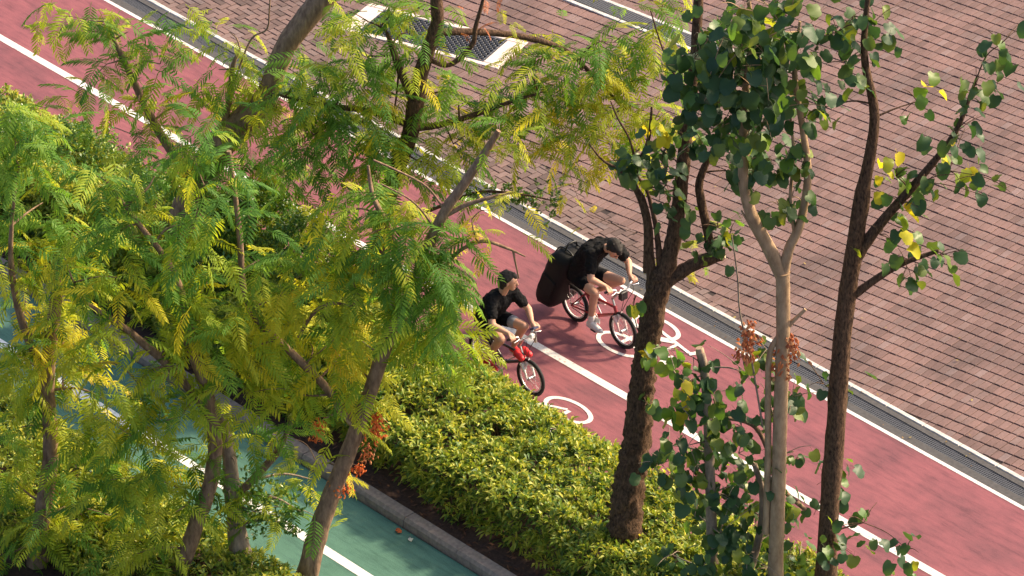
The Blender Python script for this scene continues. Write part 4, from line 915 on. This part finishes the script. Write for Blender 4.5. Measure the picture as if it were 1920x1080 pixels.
    for i in range(len(secs) - 1):
        for k in range(n): j = (k + 1) % n; fs.append((i * n + k, i * n + j, i * n + n + j, i * n + n + k))
    fs += [tuple(reversed(range(n))), tuple((len(secs) - 1) * n + k for k in range(n))]
    f.add(vs, fs, 0, True); part('saddle', f, PM[sm])
    # cranks, chain, pedals
    f = MB(); torus(f, (0, 0, 0), .075, .006, 30, 6); f.tube([(0, -.008, 0), (0, .008, 0)], .03, 12)
    for k in range(5): a = k * 1.2566; f.tube([(0, 0, 0), (math.cos(a) * .072, 0, math.sin(a) * .072)], .006, 5)
    cw = f.build('chainwheel', PM['steel'], t, loc=BB + V((0, -.055, 0)))
    f = MB()
    for s in (-1, 1): f.tube([BB + V((0, -.055, s * .075)), V((0, -.055, R + s * .03))], .005, 5)
    part('chain', f, PM['blk'])
    a = math.radians(crank_deg); pos = {}
    for s in (-1, 1):                                  # -1 is the rider's right
        d = V((math.cos(a), 0, math.sin(a))) * (-s) * .15
        c0 = BB + V((0, s * .07, 0)); c1 = c0 + d; f = MB(); f.tube([BB, c0, c1], [.012, .012, .010], 8); ck = part('crank', f, PM['steel'])
        f = MB(); f.box(c1 + V((0, s * .05, 0)), (.045, .04, .011), bev=.004); f.build('pedal', PM['blk'], ck); pos[s] = c1 + V((0, s * .05, 0))
    if phone:      # red pouches either side of the head tube
        for s in (-1, 1): blob('front_pouch', [(V((wb - .10, s * .065, .50)), .042, V((wb - .19, s * .06, .53)), .045)], .01, PM['rshoe'], t, 3)
    # rear rack and guard
    f = MB()
    if basket:
        for s in (-1, 1): f.tube([V((0, s * .07, R)), V((-.05, s * .06, R + .30)), V((st.x, s * .04, R + .30))], .006, 6)
        for u in (-.14, -.05, .04): f.tube([V((u, -.06, R + .30)), V((u, .06, R + .30))], .005, 5)
        f.tube([V((-.20, -.06, R + .30)), V((0, -.06, R + .30))], .006, 5); f.tube([V((-.20, .06, R + .30)), V((0, .06, R + .30))], .006, 5)
        part('rear_rack', f, PM['steel'])
        f = MB(); f.box(BB + V((.03, -.075, .0)), (.10, .006, .035), bev=.004); part('chain_guard', f, PM['whitep'])
    return t, pos
RB, posR = bicycle('bicycle', 'small red and pink bicycle ridden by the person with the big bag', 1.11, .05, .245, .87, ('redp', 'pinkp', 'blue'), (.86, .26, .86), (.17, .64), (.40, .25), -50, basket=True)
LB_, posL = bicycle('bicycle', 'small dark bicycle with white front fork nearer the hedge', 1.175, -1.53, .245, .87, ('darkp', 'whitep', 'blk'), (.775, .25, .815), (.10, .68), (.39, .25), 220, phone=True)

# ------------------------------------------------------------------ riders
def rider(label, bike, pel, neck, head, face, sh_w, grips, knees, pedals, shoe_m, sock_m, hem, loose, hair_long, hunch=0.0):
    """all joints in the bicycle's own frame: x ahead, y to the rider's left, z up"""
    t = thing('person', label, 'person', bike.location); pel, neck, head = V(pel), V(neck), V(head)
    ax = (neck - pel).normalized(); side = V((0, 1, 0)); fwd = side.cross(ax).normalized()
    if fwd.x < 0: fwd = -fwd
    fdir = V(face).normalized(); fs = fdir.cross(ZV).normalized(); fu = fs.cross(fdir).normalized()    # face axes: forward, right, up
    C = []; shirt = []; shorts = []
    chest = pel.lerp(neck, .70) - fwd * hunch; belly = pel.lerp(neck, .33) - fwd * hunch * .8; lo = loose
    for s in (-1, 1):
        shl = neck.lerp(pel, .10) + V((0, s * sh_w, 0)); hip = pel + V((0, s * .085, -.02))
        C += [(pel + V((0, s * .07, 0)), .095, belly + V((0, s * .05, 0)), .095), (belly + V((0, s * .05, 0)), .095, chest + V((0, s * .075, 0)), .105), (chest + V((0, s * .075, 0)), .10, shl, .06)]
        shirt += [(pel + V((0, s * .075, 0)) + ax * .02, .115 + lo, belly + V((0, s * .06, 0)), .112 + lo), (belly + V((0, s * .06, 0)), .112 + lo, chest + V((0, s * .085, 0)), .12 + lo * .6), (chest + V((0, s * .085, 0)), .11, shl, .078), (shl, .07, neck - ax * .02, .06)]
        g = V(grips[s]); wr = g + V((-.07, -s * .004, .045)); d = wr - shl; L = d.length
        bend = V((-.05, s * .5, -.35)).normalized(); half = math.sqrt(max(0.001, .285 ** 2 - (L / 2) ** 2)) if L < .57 else .02
        el = shl.lerp(wr, .52) + bend * min(half, .14)
        C += [(shl, .058, el, .044), (el, .044, el.lerp(wr, .35), .043), (el.lerp(wr, .35), .043, wr, .027)]
        slv = shl.lerp(el, .62); shirt += [(shl, .074, slv, .070 + lo * .3)]
        # hand: palm on the grip, four fingers over it, thumb under it
        kn = g + V((-.012, 0, .034)); C += [(wr, .026, kn + V((0, -.022 * s, 0)), .019), (wr, .026, kn + V((0, .026 * s, 0)), .018)]
        for k, (o_, ln) in enumerate(((-.036, 1.0), (-.012, 1.08), (.012, 1.02), (.034, .85))):
            a0 = kn + V((0, -s * o_, 0)); a1 = g + V((.028 * ln, -s * o_, .014)); a2 = g + V((.026, -s * o_, -.018 * ln)); a3 = g + V((.004, -s * o_, -.028))
            C += [(a0, .0105, a1, .0095), (a1, .0095, a2, .0088), (a2, .0088, a3, .0080)]
        th0 = wr + V((.02, -s * .028, -.008)); th1 = g + V((-.022, -s * .045, -.012)); th2 = g + V((.008, -s * .042, -.026)); C += [(th0, .0125, th1, .0115), (th1, .0115, th2, .009)]
        knee = V(knees[s]); pd = V(pedals[s]); ank = pd + V((-.075, 0, .105)); 
        C += [(hip, .085, hip.lerp(knee, .5), .076), (hip.lerp(knee, .5), .076, knee, .056), (knee, .056, knee.lerp(ank, .32) + V((-.012, 0, 0)), .054), (knee.lerp(ank, .32) + V((-.012, 0, 0)), .054, ank, .034)]
        shorts += [(hip, .108, hip.lerp(knee, hem), .088)]
        if hair_long: blob('shorts_hem', [(hip.lerp(knee, hem + .13), .083, hip.lerp(knee, hem + .17), .079)], .010, PM['greyc'], t, 3)
        heel = pd + V((-.11, 0, .035)); toe = pd + V((.10, 0, .028)); 
        blob('shoe', [(heel + V((0, 0, .012)), .038, pd + V((.03, 0, .035)), .042), (pd + V((.03, 0, .033)), .042, toe, .030), (heel + V((.01, 0, .02)), .036, ank + V((.0, 0, -.03)), .040), (ank + V((0, 0, -.03)), .036, pd + V((.04, 0, .04)), .036)], .009, PM[shoe_m], t, 4)
        sh = t.children[-1]; sl_ = MB()
        p, r = spline([heel + V((-.025, 0, -.018)), pd + V((-.03, 0, -.016)), pd + V((.04, 0, -.016)), toe + V((.02, 0, -.012))], [.032, .036, .040, .026], 4)
        sl_.tube(p, r, 10); sl_.v = [(v[0], v[1], p[0].z - .0 + (v[2] - p[0].z) * .35) for v in sl_.v]; sl_.build('sole', PM['sole'], sh)
        if sock_m: blob('sock', [(ank + V((0, 0, -.02)), .041, ank.lerp(knee, .16), .042)], .009, PM[sock_m], t, 3)
    C += [(pel, .11, belly, .105), (belly, .105, chest, .115), (neck - ax * .03, .058, head - fu * .06 - fdir * .02, .052)]
    shorts += [(pel + V((0, -.07, -.01)), .118, pel + V((0, .07, -.01)), .118), (pel + V((0, -.06, .03)), .112, pel + V((0, .06, .03)), .112)]
    shirt += [(pel, .125 + lo, belly, .125 + lo), (belly, .125 + lo, chest, .130 + lo * .5), (chest, .12, neck - ax * .05, .08)]
    # head
    H = head; C += [(H + fu * .035 - fdir * .03, .086, H + fu * .035 + fdir * .015, .080), (H + fdir * .03 - fu * .01, .066, H + fdir * .05 - fu * .075, .040), (H - fu * .05 + fdir * .0, .055, H - fu * .05 + fdir * .03, .05)]
    C += [(H + fdir * .092 + fu * .02, .010, H + fdir * .112 - fu * .022, .0145)]                         # nose
    for s in (-1, 1):
        C += [(H + fs * s * .083 - fdir * .005 + fu * .015, .012, H + fs * s * .084 - fdir * .0 - fu * .018, .010)]    # ears
        C += [(H + fdir * .075 + fs * s * .035 + fu * .042, .010, H + fdir * .083 + fs * s * .015 + fu * .042, .010)]  # brow ridge
    body = blob('body', C, .0085, PM['skin'], t, 5)
    blob('shirt', shirt, .011, PM['cloth'], t, 8, fold=.011)
    blob('shorts', shorts, .011, PM['cloth2'], t, 7, fold=.008)
    hr = [(H + fu * .046 - fdir * .042, .091, H + fu * .052 - fdir * .008, .084), (H + fu * .02 - fdir * .06, .082, H - fu * .03 - fdir * .05, .064), (H + fu * .085 + fdir * .04, .05, H + fu * .08 + fdir * .055, .042)]
    for s in (-1, 1): hr += [(H + fu * .05 + fs * s * .045 - fdir * .02, .052, H - fu * .005 + fs * s * .060 - fdir * .035, .034)]
    for k in range(60):
        d = V((random.gauss(0, 1), random.gauss(0, 1), random.gauss(0, 1))).normalized()
        if d.dot(fdir) > .25 or d.dot(fu) < -.3: continue
        c = H + fu * .045 - fdir * .025; hr += [(c + d * .075, .018, c + d * random.uniform(.092, .112) + V((random.gauss(0, .014), random.gauss(0, .014), -.012)), .006)]
    if hair_long: hr += [(H - fdir * .06 - fu * .02, .06, H - fdir * .065 - fu * .085, .045)]
    blob('hair', hr, .007, PM['hair'], t, 1)
    for s in (-1, 1):
        b = MB(); c = H + fdir * .083 + fs * s * .032 + fu * .018; b.tube([c - fs * .013, c, c + fs * .013], [.003, .008, .003], 8); b.build('eye', PM['eye'], body)
        b = MB(); c = H + fdir * .093 + fs * s * .033 + fu * .045; b.tube([c - fs * .018, c + fu * .003, c + fs * .018], [.003, .005, .003], 6); b.build('eyebrow', PM['hair'], body)
    b = MB(); c = H + fdir * .092 - fu * .058; b.tube([c - fs * .022 - fdir * .008, c, c + fs * .022 - fdir * .008], [.003, .007, .003], 6); b.build('mouth', PM['lip'], body)
    return t
gR = {-1: (.83, -.205, .86), 1: (.83, .205, .86)}; gL = {-1: (.745, -.195, .815), 1: (.745, .195, .815)}
rider('person in black bent over red bicycle, wearing white shoes', RB, (.10, 0, .745), (.53, 0, 1.285), (.69, .0, 1.315), (.60, -.06, -.80), .195, gR, {-1: (.50, -.13, .66), 1: (.66, .15, .80)}, posR, 'wshoe', 'sock', .52, .018, False, .07)
rider('person in black looking aside on dark bicycle, wearing red shoes', LB_, (.09, 0, .775), (.36, 0, 1.215), (.465, .01, 1.41), (.80, .58, -.12), .165, gL, {-1: (.48, -.13, .66), 1: (.61, .13, .80)}, posL, 'rshoe', None, .5, .012, True)

# the bulky bag tied on behind the saddle
bg = thing('luggage_bag', 'bulky black bag strapped behind the rider of the red bicycle', 'bag', (RB.location.x - .28, .05, .30))
def bagp(u, v, w):   # u ahead, v left, w up the bag
    return V((-.11 + u + w * .36, v, -.15 + w * .84 - u * .10))
nu, nv, nw = 7, 7, 10; vs = []; idx = {}; fs = []
b = MB()
def sq(t): return math.copysign(abs(t) ** .45, t)
n = 28; rows = []
for k in range(nw + 1):
    w = k / nw; e = min(w, 1 - w); ins = 1 - .20 * max(0, 1 - e / .10) ** 2; bul = 1 + .08 * math.sin(w * math.pi)
    for i in range(n):
        a = 2 * math.pi * i / n; p = bagp(.172 * sq(math.cos(a)) * ins * bul, .24 * sq(math.sin(a)) * ins * bul, w)
        p += V((1, 1, .5)) * .014 * noise.noise(p * 9 + V((3, 1, 2))); vs.append(p)
for k in range(nw):
    for i in range(n): j = (i + 1) % n; fs.append((k * n + i, k * n + j, k * n + n + j, k * n + n + i))
fs += [tuple(reversed(range(n))), tuple(nw * n + i for i in range(n))]
b.add(vs, fs, 0, True); b.build('bag_body', PM['bagm'], bg)
b = MB(); 
for s in (-.09, .09): p, r = spline([bagp(-.175, s, .15), bagp(-.195, s, .5), bagp(-.17, s, .97), bagp(0, s, 1.03), bagp(.16, s, .95)], .011, 6); b = MB(); b.tube(p, r, 6); b.build('strap', PM['blk'], bg)
p, r = spline([bagp(-.05, -.1, 1.0), bagp(-.07, -.06, 1.10), bagp(-.07, .06, 1.10), bagp(-.05, .1, 1.0)], .012, 6); b = MB(); b.tube(p, r, 6); b.build('handle', PM['blk'], bg)
p, r = spline([bagp(-.10, -.235, .15), bagp(-.08, -.25, .55), bagp(-.10, -.235, .9)], .006, 6); b = MB(); b.tube(p, r, 5); b.build('zip', PM['steel'], bg)
b = MB(); b.box(bagp(0, -.255, .42), (.11, .018, .14), mx=Matrix.Rotation(.42, 4, 'Y'), bev=.012); b.build('side_pocket', PM['bagm'], bg)
